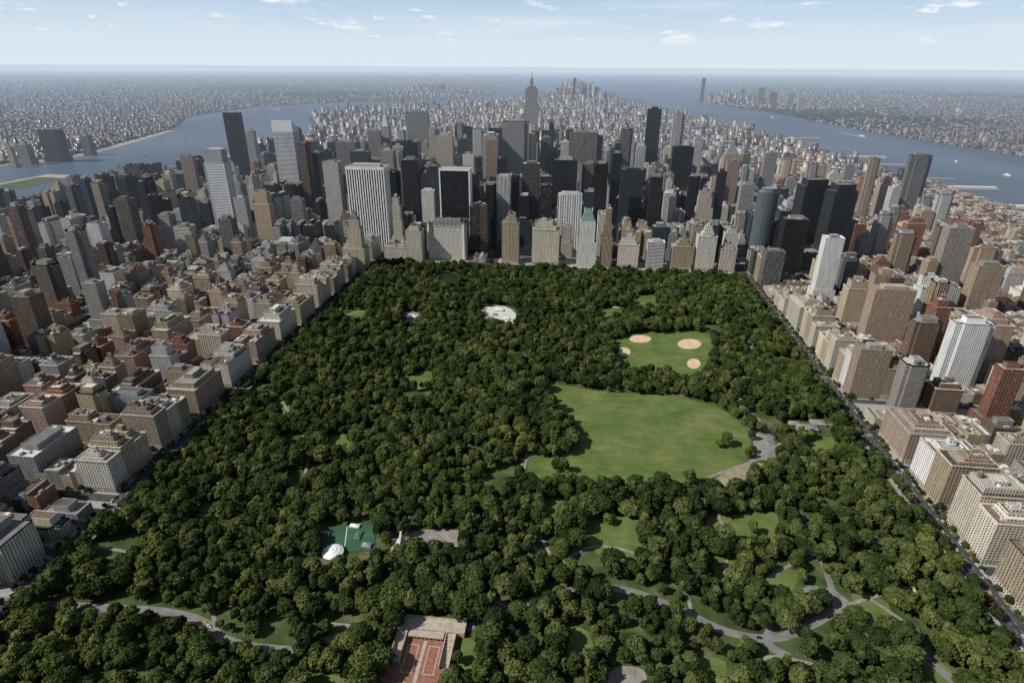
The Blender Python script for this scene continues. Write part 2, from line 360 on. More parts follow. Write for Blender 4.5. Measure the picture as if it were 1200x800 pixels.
# paths
def smooth(pts,k=6):
    o=[]; n=len(pts)
    for i in range(n-1):
        p0=pts[max(i-1,0)];p1=pts[i];p2=pts[i+1];p3=pts[min(i+2,n-1)]
        for j in range(k):
            t=j/k; o.append(tuple(.5*((2*p1[q])+(-p0[q]+p2[q])*t+(2*p0[q]-5*p1[q]+4*p2[q]-p3[q])*t*t+(-p0[q]+3*p1[q]-3*p2[q]+p3[q])*t**3) for q in (0,1)))
    o.append(pts[-1]); return o
pathpts=[]
def ribbon(name,pts,w,z,mat,clear=4.5):
    pts=smooth(pts); v=[];f=[]
    for i,p in enumerate(pts):
        a=pts[max(i-1,0)]; b=pts[min(i+1,len(pts)-1)]; dx,dy=b[0]-a[0],b[1]-a[1]; L=math.hypot(dx,dy) or 1
        nx,ny=-dy/L*w/2,dx/L*w/2; v+=[(p[0]+nx,p[1]+ny,z),(p[0]-nx,p[1]-ny,z)]
        if i: f.append((2*i-1,2*i-2,2*i,2*i+1)[::1])
    me=bpy.data.meshes.new(name); me.from_pydata(v,[],f); me.materials.append(mat); o=bpy.data.objects.new(name,me); SC.collection.objects.link(o)
    for i in range(len(pts)-1):
        for t in (0,.5):
            x=pts[i][0]*(1-t)+pts[i+1][0]*t; y=pts[i][1]*(1-t)+pts[i+1][1]*t
            wv=math.sin(x/31+y/17)*2.4
            pathpts.append((x,y,w/2+clear+wv)); pathpts.append((x,y-5,w/2+clear-2.5+wv))
drives=[[(-60,706),(0,703),(60,708),(130,712),(190,716),(235,727),(262,748),(300,758),(350,762)],
 [(350,762),(400,745),(460,738)],[(545,736),(600,715),(650,694),(700,688),(745,694),(800,716),(860,742),(920,745),(985,712)],
 [(985,712),(950,690),(900,745),(925,770)],[(970,688),(1012,722),(1060,752),(1120,800),(1160,840)],
 [(868,365),(880,395),(872,440),(868,470),(900,505),(905,540)],[(905,540),(930,600),(960,650),(975,690)]]
for i,d in enumerate(drives): ribbon("park_drive",GP(d),8 if i!=6 else 6,.16+.01*i,mdrive,[1.6,.8,1.9,1.2,1.4,1.6,-1][i])
paths=[[(614,478),(622,505),(616,540),(611,585),(640,640),(650,662)],[(606,590),(640,560),(680,566),(720,575),(780,600),(790,616)],
 [(828,560),(860,548),(895,536)],[(690,570),(712,590),(720,604)],[(240,690),(248,715),(255,740)],[(612,620),(640,655),(690,668)],
 [(840,600),(855,640),(850,670),(880,690)],[(985,712),(1020,700),(1060,690)],[(1060,752),(1080,745),(1040,715),(1000,690)],
 [(430,700),(470,690),(520,688)],[(520,372),(524,380)],[(636,520),(600,560),(604,600)],[(150,590),(180,570),(130,600)],[(640,400),(700,395),(722,400)],
 [(745,345),(742,362),(760,372)],[(880,540),(905,525),(955,500),(990,498)],[(470,380),(430,420),(395,450)],[(560,690),(600,715)],[(380,730),(430,735)],
 [(330,470),(360,520),(350,570),(300,620)],[(440,560),(480,590),(470,620)],[(560,430),(600,470),(614,478)],[(850,800),(900,770),(960,780)],[(100,640),(160,650),(230,690)],
 [(650,662),(700,640),(760,655),(800,690),(810,716)],[(770,600),(775,640),(760,655)],[(930,600),(980,620),(1040,640)],[(880,690),(930,660),(960,650)]]
for i,d in enumerate(paths): ribbon("park_path",GP(d),3.4,.26+.006*i,mpath,.8)
mside=simple("pavement",(.24,.235,.22),(.34,.33,.31),.3)
def slabs(name,rects,z,mat,z0=0):
    v=[];f=[]
    for (a,b,c,d) in rects:
        n=len(v); v+=[(a,b,z0),(c,b,z0),(c,d,z0),(a,d,z0),(a,b,z),(c,b,z),(c,d,z),(a,d,z)]
        f+=[(n+4,n+5,n+6,n+7),(n,n+1,n+5,n+4),(n+1,n+2,n+6,n+5),(n+2,n+3,n+7,n+6),(n+3,n,n+4,n+7)]
    me=bpy.data.meshes.new(name); me.from_pydata(v,[],f); me.materials.append(mat); o=bpy.data.objects.new(name,me); SC.collection.objects.link(o)
slabs("park_pavement",[(-472.5,-500,-467.5,1349),(376.5,-500,381.5,1349),(-467.4,1344,376.4,1349)],.15,mside)
slabs("park_wall",[(-467.3,-500,-466.8,1343.5),(375.8,-500,376.3,1343.5)],1.5,simple("bluestone",(.2,.19,.17),(.3,.28,.25),.6))

# ---------------------------------------------------------------- landmark towers
LM=[]   # (pxa,pxb,visible bottom,Y)
OCC=[]
def place(px,pyt,pyb,wpx,Y,depth=30,wx=None):
    d=ray(px,pyt); t=Y/d.y; x=d.x*t; h=HC+d.z*t; w=wx or wpx*t/F
    LM.append((px-wpx/2,px+wpx/2,pyb,Y)); r=(x-w/2,Y,x+w/2,Y+depth); OCC.append((r[0]-2,r[1]-2,r[2]+2,r[3]+2)); return r,h
def lm(name,px,pyt,pyb,wpx,Y,depth,style,base,al=0.0):
    r,h=place(px,pyt,pyb,wpx,Y,depth); mb=MB((r[0]+r[2])/2,(r[1]+r[3])/2)
    if style=='prewar': prewar(mb,r,h,base)
    elif style=='cake': cake(mb,r,h,base)
    else: 
        modern(mb,r,h-4,base,style,al)
    mb.done(name); return r,h
T="office_tower"; A="apartment_tower"
lm(T,269,131,190,19,2350,30,'glass',DARK)
lm(T,288,152,185,17,2450,30,'band',PALE)
lm(A,353,167,215,14,1750,26,'stripe',BROWN)
lm(A,303,225,285,20,1440,26,'prewar',BUFF)
lm(T,386,188,262,19,1600,30,'stripe',(.62,.61,.59))
lm(T,479,186,250,22,1700,34,'glass',DARK)
lm("hotel_tower",463,232,285,15,1440,24,'cake',CREAM)
lm(T,488,130,165,26,2700,34,'stripe',GREY)
lm(T,437,152,185,18,2400,30,'stripe',(.3,.29,.27))
lm(T,604,141,205,32,2150,26,'stripe',(.44,.42,.39))
lm(T,663,186,235,28,1750,34,'glass',DARK)
lm(T,684,154,186,38,2000,30,'stripe',(.28,.27,.26))
lm(T,768,127,170,21,2350,34,'glass',(.035,.04,.045))
lm(T,797,132,170,13,2500,30,'band',PALE)
lm(T,742,197,258,26,1600,30,'glass',(.035,.05,.05),.2)
lm(T,771,206,262,20,1560,30,'glass',(.05,.042,.036))
lm(T,802,171,220,28,1850,36,'glass',DARK)
lm(T,706,190,250,15,1540,24,'glass',DARK)
lm(T,640,160,200,14,2200,30,'stripe',(.14,.135,.13))
lm(T,520,158,196,20,2200,30,'grid',LIME)
lm(T,576,163,215,18,2000,28,'stripe',TAN)
lm(A,566,240,300,13,1420,30,'band',BROWN)
lm(T,505,150,185,16,2300,30,'cake',LIME)
lm(T,404,165,205,24,2300,34,'stripe',(.25,.23,.22))
lm(T,420,176,195,26,1900,30,'glass',(.1,.1,.11),.2)
lm(T,452,175,225,20,1800,30,'grid',GREY)
lm(T,548,180,197,16,1950,30,'grid',WHITE)
lm(T,622,190,250,20,1650,34,'band',(.12,.12,.12))
lm(T,590,205,255,16,1600,30,'stripe',(.62,.61,.58))
lm(T,640,215,258,14,1620,30,'stripe',DARK)
lm(A,598,250,306,20,1390,30,'prewar',BUFF)
lm("hotel_tower",640,258,309,32,1388,26,'prewar',CREAM)
lm("hotel_tower",714,245,310,14,1388,26,'cake',BUFF)
lm(A,738,278,312,24,1388,26,'prewar',CREAM)
lm(A,770,282,316,20,1388,26,'band',WHITE)
lm(A,802,280,318,24,1388,26,'prewar',BUFF)
lm(A,832,264,322,22,1388,26,'prewar',CREAM)
lm(A,856,286,324,18,1388,26,'prewar',LIME)
lm(T,860,190,240,22,1900,34,'cake',PINK)
lm(T,830,225,262,26,1600,30,'cake',LIME)
lm(T,878,215,250,16,1700,26,'grid',GREY)
lm(T,500,222,262,18,1640,30,'grid',WHITE)
lm(T,615,228,258,16,1560,28,'glass',DARK)
lm(T,786,225,264,18,1600,28,'stripe',WHITE)
lm(T,555,205,240,18,1740,30,'glass',(.04,.034,.03))
lm(T,700,158,190,12,2250,30,'glass',DARK)
lm(T,735,150,195,14,2300,30,'stripe',SLATE)
lm(T,752,170,197,14,2000,30,'grid',PALE)
lm(T,820,160,200,12,2200,30,'band',WHITE)
lm(T,647,178,205,18,1900,28,'glass',DARK)
lm(T,588,185,205,14,1850,28,'glass',(.03,.03,.03))
lm(T,724,178,230,16,1820,28,'glass',DARK)
lm(T,460,200,232,14,1560,26,'glass',DARK)
lm(T,848,200,255,16,1720,28,'glass',(.04,.04,.045))
lm(T,366,180,235,14,1900,28,'glass',DARK)
lm(T,575,215,250,12,1500,24,'glass',DARK)
lm(T,815,205,250,12,1700,24,'glass',DARK)
lm(T,560,150,182,14,2400,28,'stripe',WHITE)
lm(T,662,165,186,12,2100,28,'band',WHITE)
lm(T,345,150,200,14,2200,28,'glass',(.04,.04,.04))
lm(A,936,255,345,28,1375,32,'glass',(.03,.023,.02))
lm(A,981,277,350,26,1210,30,'grid',WHITE)
lm(T,1083,181,215,24,2100,34,'stripe',(.22,.21,.2))
lm(T,1028,184,222,11,2000,26,'grid',TAN)
lm(A,1052,337,405,46,1000,26,'grid',(.40,.31,.23))
lm(A,1148,377,448,44,850,26,'grid',(.76,.75,.72))
lm(A,1130,265,335,28,1250,26,'grid',(.38,.35,.31))
lm(A,1066,272,325,22,1400,26,'grid',TAN)
lm(A,1040,250,300,18,1500,26,'grid',(.4,.37,.33))
lm(A,1195,432,500,36,740,30,'grid',RED)
lm(A,80,268,345,20,1000,28,'grid',GREY)
lm(A,10,240,330,18,1150,28,'stripe',BROWN)
lm(A,45,308,365,26,950,28,'grid',(.2,.16,.13))
lm(A,216,182,225,20,1900,28,'grid',(.33,.27,.22))
lm(A,140,232,285,18,1350,28,'stripe',(.2,.16,.13))
lm(A,170,262,310,14,1250,26,'grid',RED)
lm(A,110,212,255,16,1600,28,'grid',TAN)
lm(A,345,232,262,20,1500,28,'band',GREY)
lm(A,1000,222,245,14,1800,28,'grid',TAN)
lm(A,955,190,215,12,2100,28,'grid',(.4,.37,.32))
lm(A,905,178,215,14,2100,26,'stripe',GREY)
lm(A,1010,330,392,24,1080,26,'prewar',BUFF)
lm(A,1080,425,500,26,760,28,'band',(.5,.47,.42))
lm(A,1165,310,345,30,1130,26,'grid',BUFF)
lm(A,1092,376,430,30,930,26,'grid',BROWN)
lm(A,1000,300,345,18,1260,26,'grid',SLATE)
lm(A,190,250,300,14,1380,26,'band',PALE)
lm(A,262,255,300,16,1330,26,'grid',SLATE)
lm(A,100,330,390,24,900,28,'band',(.5,.47,.43))
lm(A,20,345,420,26,800,28,'grid',BROWN)
# --- individually shaped
def S(px,pyt,pyb,wpx,Y,depth):
    r,h=place(px,pyt,pyb,wpx,Y,depth); return r,h,MB((r[0]+r[2])/2,(r[1]+r[3])/2)
# slant-roofed white tower on stilts
r,h,mb=S(329,141,215,25,1850,46); wp=(3,3.9,1.01,.45); c=(.68,.68,.68,0)
hw=h-34; w=r[2]-r[0]
for (a,b) in ((.35,0),(.35,.8),(0,.4),(.8,.4)): mb.box(r[0]+a*w,r[1]+b*46*.99+.1,r[0]+(a+.2)*w,r[1]+b*46*.99+8,0,34.9,c)
mb.walls(rect(*r),35,hw,c,wp); mb.face([(r[0],r[1],35),(r[0],r[3],35),(r[2],r[3],35),(r[2],r[1],35)],[(0,0)]*4,c,(3,3,0,0),1)
x0,y0,x1,y1=r
mb.face([(x0,y0,hw),(x1,y0,hw),(x1,y0,h),(x0,y0,h)],[(0,0)]*4,c,(3,3,0,0),1)
mb.face([(x0,y0,h),(x1,y0,h),(x1,y1,hw),(x0,y1,hw)],[(0,0)]*4,(.5,.5,.5,0),(3,3,0,0),1)
mb.face([(x1,y0,hw),(x1,y1,hw),(x1,y0,h)],[(0,0)]*3,c,(3,3,0,0),1); mb.face([(x0,y1,hw),(x0,y0,hw),(x0,y0,h)],[(0,0)]*3,c,(3,3,0,0),1)
mb.done("slant_roof_office_tower")
# tall pale tower with strong floor lines
r,h,mb=S(247,175,275,25,1480,34)
mb.block(rect(r[0]-14,r[1]-3,r[2]+14,r[3]+10),0,38,(.35,.35,.35,.6),(2,4,.8,.8),(.3,.3,.3,1),1)
mb.block(rect(*r),37,h*.86,(.76,.76,.76,.5),(2.2,4,1.01,.4),(.4,.4,.4,1),1); mb.block(rect(*ins(r,4)),h*.86-1,h,(.66,.66,.66,.5),(2.2,4,.6,1.01),(.4,.4,.4,1),1)
for xx in (r[0]-.6,r[2]-.6): mb.box(xx,r[1]-.8,xx+1.2,r[1]-.1,37,h*.86+.5,(.75,.75,.74,1))
mb.done("glass_apartment_tower")
# white marble tower, vertical piers
r,h,mb=S(427,196,280,45,1450,42)
mb.block(rect(*r),0,h,(.08,.08,.085,0),(3,3.9,.8,1.01),(.3,.3,.3,1),1.5)
n=15; w=r[2]-r[0]
for i in range(n+1):
    x=r[0]+i*w/n; mb.box(x-1.4,r[1]-1.6,x+1.4,r[1]-.02,0,h+.4,(.80,.79,.76,1))
for i in range(1,12):
    y=r[1]+i*42/12
    mb.box(r[0]-1.6,y-.95,r[0]-.02,y+.95,0,h+.4,(.72,.71,.68,1)); mb.box(r[2]+.02,y-.95,r[2]+1.6,y+.95,0,h+.4,(.72,.71,.68,1))
mb.box(r[0]-1.7,r[1]-1.8,r[2]+1.7,r[3]+1.5,h-6,h+.8,(.79,.78,.75,1),roof=(.3,.3,.3,1),par=1.5)
mb.box(r[0]+12,r[1]+12,r[2]-12,r[3]-10,h-.7,h+6,(.4,.4,.4,1)); mb.done("marble_office_tower")
# black slab in white frame with swooping base
r,h,mb=S(532,198,258,37,1560,34); w=r[2]-r[0]; c=(.82,.81,.78,1)
mb.block(rect(r[0]+3.5,r[1]+1,r[2]-3.5,r[3]-1),0,h-5,(.010,.010,.010,0),(2,3.9,1.01,1.01),(.2,.2,.2,1),0)
for k in range(1,int((h-8)/12)): mb.box(r[0]+3.6,r[1]+.9,r[2]-3.6,r[1]+.98,k*12,k*12+.4,(.035,.035,.035,1))
for (xa,xb) in ((r[0],r[0]+3.4),(r[2]-3.4,r[2])):
    for k in range(6):
        za=k*14; zb=za+14; s=(6-k)**2*.5
        mb.box(xa,r[1]-s,xb,r[3]+s,za,zb,c)
    mb.box(xa,r[1],xb,r[3],84,h-5,c)
mb.box(r[0]-.1,r[1]-.3,r[2]+.1,r[3]+.3,h-5,h,c,roof=(.3,.3,.3,1),par=1.5); mb.done("framed_black_office_tower")
# chateau style hotel
r,h,mb=S(523,258,302,42,1400,40); c=(.64,.61,.53,0); cop=(.13,.15,.13,1)
hb=h-14; mb.walls(rect(*r),0,hb-1.5,c,(3.2,3.6,.4,.55)); mb.block(rect(*ins(r,-.8)),hb-1.5,hb,c,(3,3,0,0),(.2,.2,.2,1),0,bottom=True)
mb.pyramid(rect(*r),hb+.02,h-2,cop,.75)
w=r[2]-r[0]
for i in range(9):
    x=r[0]+w*(i+.5)/9; mb.box(x-1.5,r[1]+.6,x+1.5,r[1]+5,hb+.03,hb+7,c,wp=(3,3,.6,.7),roof=cop,mat=0)
for (x,y) in ((r[0],r[1]),(r[2],r[1])):
    o=[(x+4.5*math.cos(i*math.pi/4),y+4.5*math.sin(i*math.pi/4)) for i in range(8)]; mb.walls(o,0,hb+5,c,(3.2,3.6,.4,.55)); mb.pyramid(o,hb+5,hb+15,cop)
for x in (.25,.55,.8): mb.box(r[0]+x*w,r[1]+14,r[0]+x*w+3,r[1]+17,h-6,h+3,(.4,.3,.22,1))
mb.done("chateau_hotel")
# Art deco tower with mast
r,h,mb=S(623,84,145,13,3360,45); cx=(r[0]+r[2])/2; cy=r[1]+22; c=(.40,.385,.35,0); wp=(3,3.7,.45,1.01)
H=h
for (hw_,hd,z0,z1) in ((64,30,0,25),(45,26,25,80),(36,22,80,250),(31,19,250,H*.80),(22,14,H*.80,H*.83),(8,8,H*.83,H*.90),(5,5,H*.90,H*.93)):
    mb.block(rect(cx-hw_,cy-hd,cx+hw_,cy+hd),max(0,z0-.5),z1,c,wp,(.3,.3,.3,1),.5)
mb.pyramid(rect(cx-4,cy-4,cx+4,cy+4),H*.93,H*.96,(.5,.5,.5,1),.3); mb.box(cx-1.6,cy-1.6,cx+1.6,cy+1.6,H*.955,H,(.4,.4,.4,1)); mb.done("art_deco_skyscraper")
# terraced crown steel spire
r,h,mb=S(448,119,150,10,2680,36); cx=(r[0]+r[2])/2; cy=r[1]+18; c=(.45,.44,.42,0)
for (q,z0,z1) in ((27,0,70),(18,70,h*.66)): mb.block(rect(cx-q,cy-q,cx+q,cy+q),max(0,z0-.5),z1,c,(2.8,3.6,.45,1.01),(.3,.3,.3,1),.5)
z=h*.66
for q in (15,12,9,6.5,4): mb.pyramid(rect(cx-q,cy-q,cx+q,cy+q),z-.3,z+h*.045,(.5,.51,.52,1),.72); z+=h*.04
mb.pyramid(rect(cx-3,cy-3,cx+3,cy+3),z,h,(.55,.55,.56,1)); mb.done("spired_skyscraper")
# white lattice building
r,h,mb=S(668,228,264,28,1500,24); mb.block(rect(*r),0,h,(.72,.72,.70,.3),(4.2,4,.5,.55),(.4,.4,.4,1),1.2)
w=r[2]-r[0]
for i in range(11): mb.box(r[0]+i*w/10-.4,r[1]-.9,r[0]+i*w/10+.4,r[1]-.02,0,h+.3,(.76,.75,.74,1))
mb.box(r[0]+8,r[1]+6,r[2]-8,r[3]-6,h-1.2,h+5,(.5,.5,.5,1)); mb.done("lattice_office_tower")
# copper-roofed apartment hotel
r,h,mb=S(690,246,310,18,1388,26); c=(.70,.68,.62,0); wp=(2.9,3.4,.42,.5)
mb.block(rect(*ins(r,-5)),0,h*.45,c,wp,roofc(),1); mb.block(rect(*r),h*.45-1,h*.8,c,wp,roofc(),1); mb.pyramid(rect(*ins(r,1)),h*.8-1,h,(.18,.26,.23,1),.35)
for q in (.25,.75): xx=r[0]+(r[2]-r[0])*q; mb.box(xx-1.2,r[1]+9,xx+1.2,r[1]+12,h*.82,h+3,c)
mb.done("copper_roof_apartment_hotel")
# slim 5th Avenue hotel w/ spire
r,h,mb=S(412,246,300,16,1275,22); c=(.50,.42,.31,0)
mb.block(rect(*ins(r,-6)),0,h*.4,c,wp,roofc(),1); mb.block(rect(*r),h*.4-1,h*.72,c,wp,roofc(),1); mb.block(rect(*ins(r,4)),h*.72-1,h*.84,c,wp,roofc(),1)
q=ins(r,5); mb.pyramid(rect(*q),h*.84-1,h,(.14,.19,.17,1),.1); mb.done("spired_hotel")
# domed slim tower
r,h,mb=S(714,172,190,13,1690,24); cx=(r[0]+r[2])/2; cy=r[1]+12
o=[(cx+13*math.cos(math.pi/8+i*math.pi/4),cy+13*math.sin(math.pi/8+i*math.pi/4)) for i in range(8)]
mb.block(o,0,h-14,(.3,.29,.28,.2),(2.5,3.6,.55,1.01),(.3,.3,.3,1),1); 
prev=11; z=h-15
for k in range(1,6):
    a=k/5*math.pi/2; q=11*math.cos(a)+.4; zz=h-15+15*math.sin(a)
    oo=[(cx+prev*math.cos(i*math.pi/6),cy+prev*math.sin(i*math.pi/6)) for i in range(12)]
    mb.pyramid(oo,z,zz,(.14,.2,.18,1),q/prev); prev=q; z=zz
mb.done("domed_office_tower")
# brick tower with copper pyramid
r,h,mb=S(861,166,215,18,2050,34); c=(.40,.31,.25,0); mb.block(rect(*ins(r,-8)),0,h*.3,c,wp,roofc(),1); mb.block(rect(*r),h*.3-1,h*.82,c,(3,3.8,.45,.6),roofc(),1); mb.pyramid(rect(*ins(r,2)),h*.82-1,h,(.18,.22,.20,1)); mb.done("pyramid_roof_office_tower")
# round blue glass tower
r,h,mb=S(905,222,292,25,1450,44); cx=(r[0]+r[2])/2; cy=r[1]+22; q=(r[2]-r[0])/2
o=[(cx+q*math.cos(i*math.pi/10),cy+q*.8*math.sin(i*math.pi/10)) for i in range(20)]
mb.block(o,0,h-8,(.17,.20,.215,.5),(1.8,3.6,.8,.8),(.3,.3,.3,1),1); o2=[(cx+(x-cx)*.7,cy+(y-cy)*.7) for x,y in o]; mb.block(o2,h-9,h,(.3,.33,.36,.8),(1.8,3,.8,.8),(.3,.3,.3,1),1); mb.done("round_glass_tower")
# twin parallelogram glass towers on podium
r1,h1=place(959,211,300,34,1500,40); r2,h2=place(993,217,305,32,1440,40)
mb=MB(r1[0],r1[1]); c=(.035,.04,.05,.15)
for r,h in ((r1,h1),(r2,h2)):
    x0,y0,x1,y1=r; w=x1-x0; poly=[(x0+8,y0-4),(x1,y0+6),(x1-8,y1+6),(x0,y1-4)]
    mb.block(poly,0,h-14,c,(1.6,3.8,.85,.82),(.2,.2,.2,1),1.2)
    p2=[(x0+14,y0+2),(x1-6,y0+10),(x1-14,y1),(x0+8,y1-9)]; mb.block(p2,h-15.2,h,c,(1.6,3.8,.85,.82),(.2,.2,.2,1),1.2)
pr=(min(r1[0],r2[0])-8,1425,max(r1[2],r2[2])+8,1545); mb.block(rect(*pr),0,42,(.12,.12,.13,.3),(2,4,.8,.7),(.25,.25,.25,1),1.2)
mb.clutter(pr[0]+2,pr[1]+2,pr[2]-2,pr[1]+14,40.8,8,0); OCC.append(pr); mb.done("twin_glass_towers")
def explicit(name,r,h,base,kind='prewar',st='grid'):
    mb=MB((r[0]+r[2])/2,(r[1]+r[3])/2); OCC.append((r[0]-1,r[1]-1,r[2]+1,r[3]+1))
    prewar(mb,r,h,base) if kind=='prewar' else modern(mb,r,h,base,st,.8); mb.done(name)
explicit("apartment_building",(-560,345,-497,398),44,(.60,.56,.48),'m','grid'); explicit("glass_apartment_building",(-590,372,-562,400),52,(.16,.2,.26),'m','glass')
explicit("museum_mansion",(-540,406,-497,428),17,LIME,'m'); explicit("church_house",(-536,432,-497,452),14,GREY,'m')

# ---------------------------------------------------------------- procedural city grid
def cap_h(x0,x1,y0,y1,h,lo=14):
    xa,_=P(x0,y0,h*.8); xb,_=P(x1,y0,h*.8); xc,_=P(x0,y1,h*.8); xd,_=P(x1,y1,h*.8)
    a=min(xa,xb,xc,xd); b=max(xa,xb,xc,xd); cx=(x0+x1)/2
    for (pa,pb,vb,Y) in LM:
        if Y>y0+5 and b>pa+2 and a<pb-2:
            pxx,_=P(cx,y0,h); d=ray(pxx,vb+2); 
            if d.y>0:
                hm=HC+d.z*(y0/d.y) if y0>0 else h
                if h>hm: h=max(lo,hm)
    return h
def blocked(x0,y0,x1,y1):
    for o in OCC:
        if x0<o[2] and x1>o[0] and y0<o[3] and y1>o[1]: return True
    return False
street_tree=[]
def G2(x,c,s): return math.exp(-((x-c)/s)**2)
def height(x,y,edge,front=False):
    r=R_()
    if y<1345:
        if x<0:
            if front: return U(44,64)
            if edge:
                if x<-850 and r<.45: return U(75,140)
                return U(36,66)
            if x<-1000 and r<.32: return U(60,115)
            if r<.28: return U(32,60)
            return U(15,25)
        if front: return U(50,88)
        if x>1100: return U(50,90) if r<.08 else U(10,26)
        if edge: return U(75,130) if r<.28 else U(34,66)
        if y>900 and r<.28: return U(60,120)
        return U(32,65) if r<.28 else U(15,25)
    if x>640:
        if x>1050: return U(8,22)
        if r<.12: return U(70,130)
        return U(35,65) if (edge and r<.5) else U(12,34)
    fade=1.0 if y<2500 else max(.18,1-(y-2500)/1300)
    g=G2(x,-330,720)*fade
    if x<-1450: return U(60,100)*fade if r<.12 else U(14,38)
    if x<-1050: return U(80,150)*fade if r<.32 else U(20,60)
    return 28+24*R_()+(r**1.05)*(35+170*g)
MOD=[WHITE,PALE,GREY,WHITE,LIME,(.09,.088,.085),SLATE,CREAM,PALE,TAN,(.06,.058,.055)]
def put(r,edge,front=False,south=False,allow_low=True):
    x0,y0,x1,y1=r
    if x1-x0<5 or y1-y0<5 or blocked(*r): return
    cx=(x0+x1)/2; cy=(y0+y1)/2; h=cap_h(x0,x1,y0,y1,max(height(cx,cy,edge,front),U(60,100) if south else 0)); q=R_()
    if cx>1470: return
    mb=MB(cx,cy)
    if h<27 and allow_low and (x1-x0)<=80:
        lowrise(mb,r,h,random.choice([BROWN,RED,LIME,BUFF])); mb.done("town_house_row"); return
    if cy<1345:
        if front: base=random.choice([LIME,BUFF,TAN,LIME,CREAM]) if cx<0 else random.choice([LIME,CREAM,BUFF,CREAM,WHITE,CREAM,LIME,TAN,WHITE])
        elif cx<0: base=random.choice([BUFF,TAN,TAN,RED,BROWN,BROWN,LIME,PINK,GREY,SLATE,PALE,CREAM])
        else: base=random.choice([BUFF,TAN,CREAM,RED,CREAM,LIME,BROWN,PINK,WHITE,BUFF,PALE])
        if h>75 and q<.7: modern(mb,r,h,random.choice([BUFF,TAN,BROWN,SLATE,WHITE,GREY,TAN,PALE,RED,WHITE]),random.choice(['grid','grid','stripe','band','solid']))
        elif q<.78 or front: prewar(mb,r,h,base)
        else: modern(mb,r,h,random.choice([WHITE,BUFF,PALE,GREY,TAN,BROWN]),random.choice(['grid','band']))
        mb.done("apartment_building")
    elif south:
        prewar(mb,r,h,random.choice([CREAM,LIME,BUFF,CREAM])); mb.done("apartment_building")
    elif cx>640:
        (prewar if q<.5 else modern)(mb,r,h,random.choice([RED,BUFF,TAN,GREY,BROWN,CREAM,PALE])); mb.done("apartment_building" if h>30 else "warehouse")
    else:
        if h>80 and q<.5: modern(mb,r,h,random.choice([DARK,DARK,DARK,(.04,.036,.032),(.05,.07,.09)]),'glass',R_()*.5)
        elif q<.62: cake(mb,r,h,random.choice([LIME,BUFF,GREY,PALE,CREAM]))
        elif q<.9: modern(mb,r,h,random.choice(MOD),random.choice(['stripe','band','grid','stripe']))
        else: prewar(mb,r,h,random.choice([BUFF,LIME,BROWN]))
        mb.done("office_building")
AVE_E=[(-480,24),(-628,20),(-770,38),(-905,18),(-1045,24),(-1250,24),(-1460,24),(-1660,20),(-1790,10)]
AVE_W=[(390,24),(665,24),(938,24),(1210,24),(1480,40)]
AVE_M=AVE_E[::-1]+[(-200,24),(95,24)]+AVE_W
def gaps(av):
    av=sorted(av); return [(av[i][0]+av[i][1]/2,av[i+1][0]-av[i+1][1]/2) for i in range(len(av)-1)]
pave=[]
def vis(x0,y0,x1,y1):
    for x,y in ((x0,y0),(x1,y0),(x0,y1),(x1,y1)):
        if y<=20: continue
        for z in (0,120):
            px,py=P(x,y,z)
            if -160<px<1360 and py<930: return True
    return False
def fill(bx0,by0,bx1,by1,front=None,south=False,south_of=False):
    pave.append((bx0,by0,bx1,by1)); s=3.0
    x0,y0,x1,y1=bx0+s,by0+s,bx1-s,by1-s; W=x1-x0
    if W<20: return
    if not vis(bx0,by0,bx1,by1): return
    e0=U(24,34) if W>80 else 0; e1=U(24,34) if W>80 else 0
    if front==0: e0=U(34,52)
    if front==1: e1=U(32,46)
    for side,ex in ((0,e0),(1,e1)):
        if not ex: continue
        a,b=(x0,x0+ex) if side==0 else (x1-ex,x1)
        fr=(front==side); rr=R_()
        if (south_of and rr<.5) or (fr and rr<.45): put((a,y0,b,y1),True,fr,south)
        elif rr<.25: put((a,y0,b,y1),True,fr,south)
        elif rr<.7: m=y0+(y1-y0)*U(.4,.6); put((a,y0,b,m-.2),True,fr,south); put((a,m+.2,b,y1),True,fr,south)
        else:
            m=y0+(y1-y0)*U(.3,.36); m2=y0+(y1-y0)*U(.63,.7); put((a,y0,b,m-.2),True,fr,south); put((a,m+.2,b,m2-.2),True,fr,south); put((a,m2+.2,b,y1),True,fr,south)
    xa=x0+e0+.4; xb=x1-e1-.4
    if south_of:
        x=xa
        while x<xb-8:
            w=min(U(22,55),xb-x); 
            if xb-x-w<12: w=xb-x
            if R_()<.42: put((x,y0,x+w-.4,y1),False,False,south)
            else:
                m=y0+(y1-y0)*U(.42,.58); put((x,y0,x+w-.4,m-1),False,False,south); put((x,m+1,x+w-.4,y1),False,False,False)
            x+=w
    else:
        dpt=U(22,27)
        for (ya,yb) in ((y0,y0+dpt),(y1-dpt,y1)):
            x=xa
            while x<xb-5:
                w=min(U(16,46),xb-x)
                if xb-x-w<10: w=xb-x
                put((x,ya,x+w-.3,yb),False); x+=w
        for k in range(int((xb-xa)/9)): street_tree.append((U(xa,xb),(y0+y1)/2+U(-3,3),U(.4,.75)))
    for k in range(int(W/12)):
        for yy in (by0+1.2,by1-1.2):
            if R_()<(.55 if not south_of else .12): street_tree.append((U(bx0+2,bx1-2),yy,U(.35,.6)))
for k in range(0,15):
    y1=1354-80.5*k; y0=y1-68.5
    for (a,b) in gaps(AVE_E): fill(a,y0,b,y1,front=1 if b>-520 else None,south_of=False)
    for (a,b) in gaps(AVE_W): fill(a,y0,b,y1,front=0 if a<420 else None,south_of=False)
for k in range(0,17):
    y0=1371+80.5*k; y1=y0+68.5
    for (a,b) in gaps(AVE_M): fill(a,y0,b,y1,south=(k==0 and -500<a<380),south_of=(a<600))
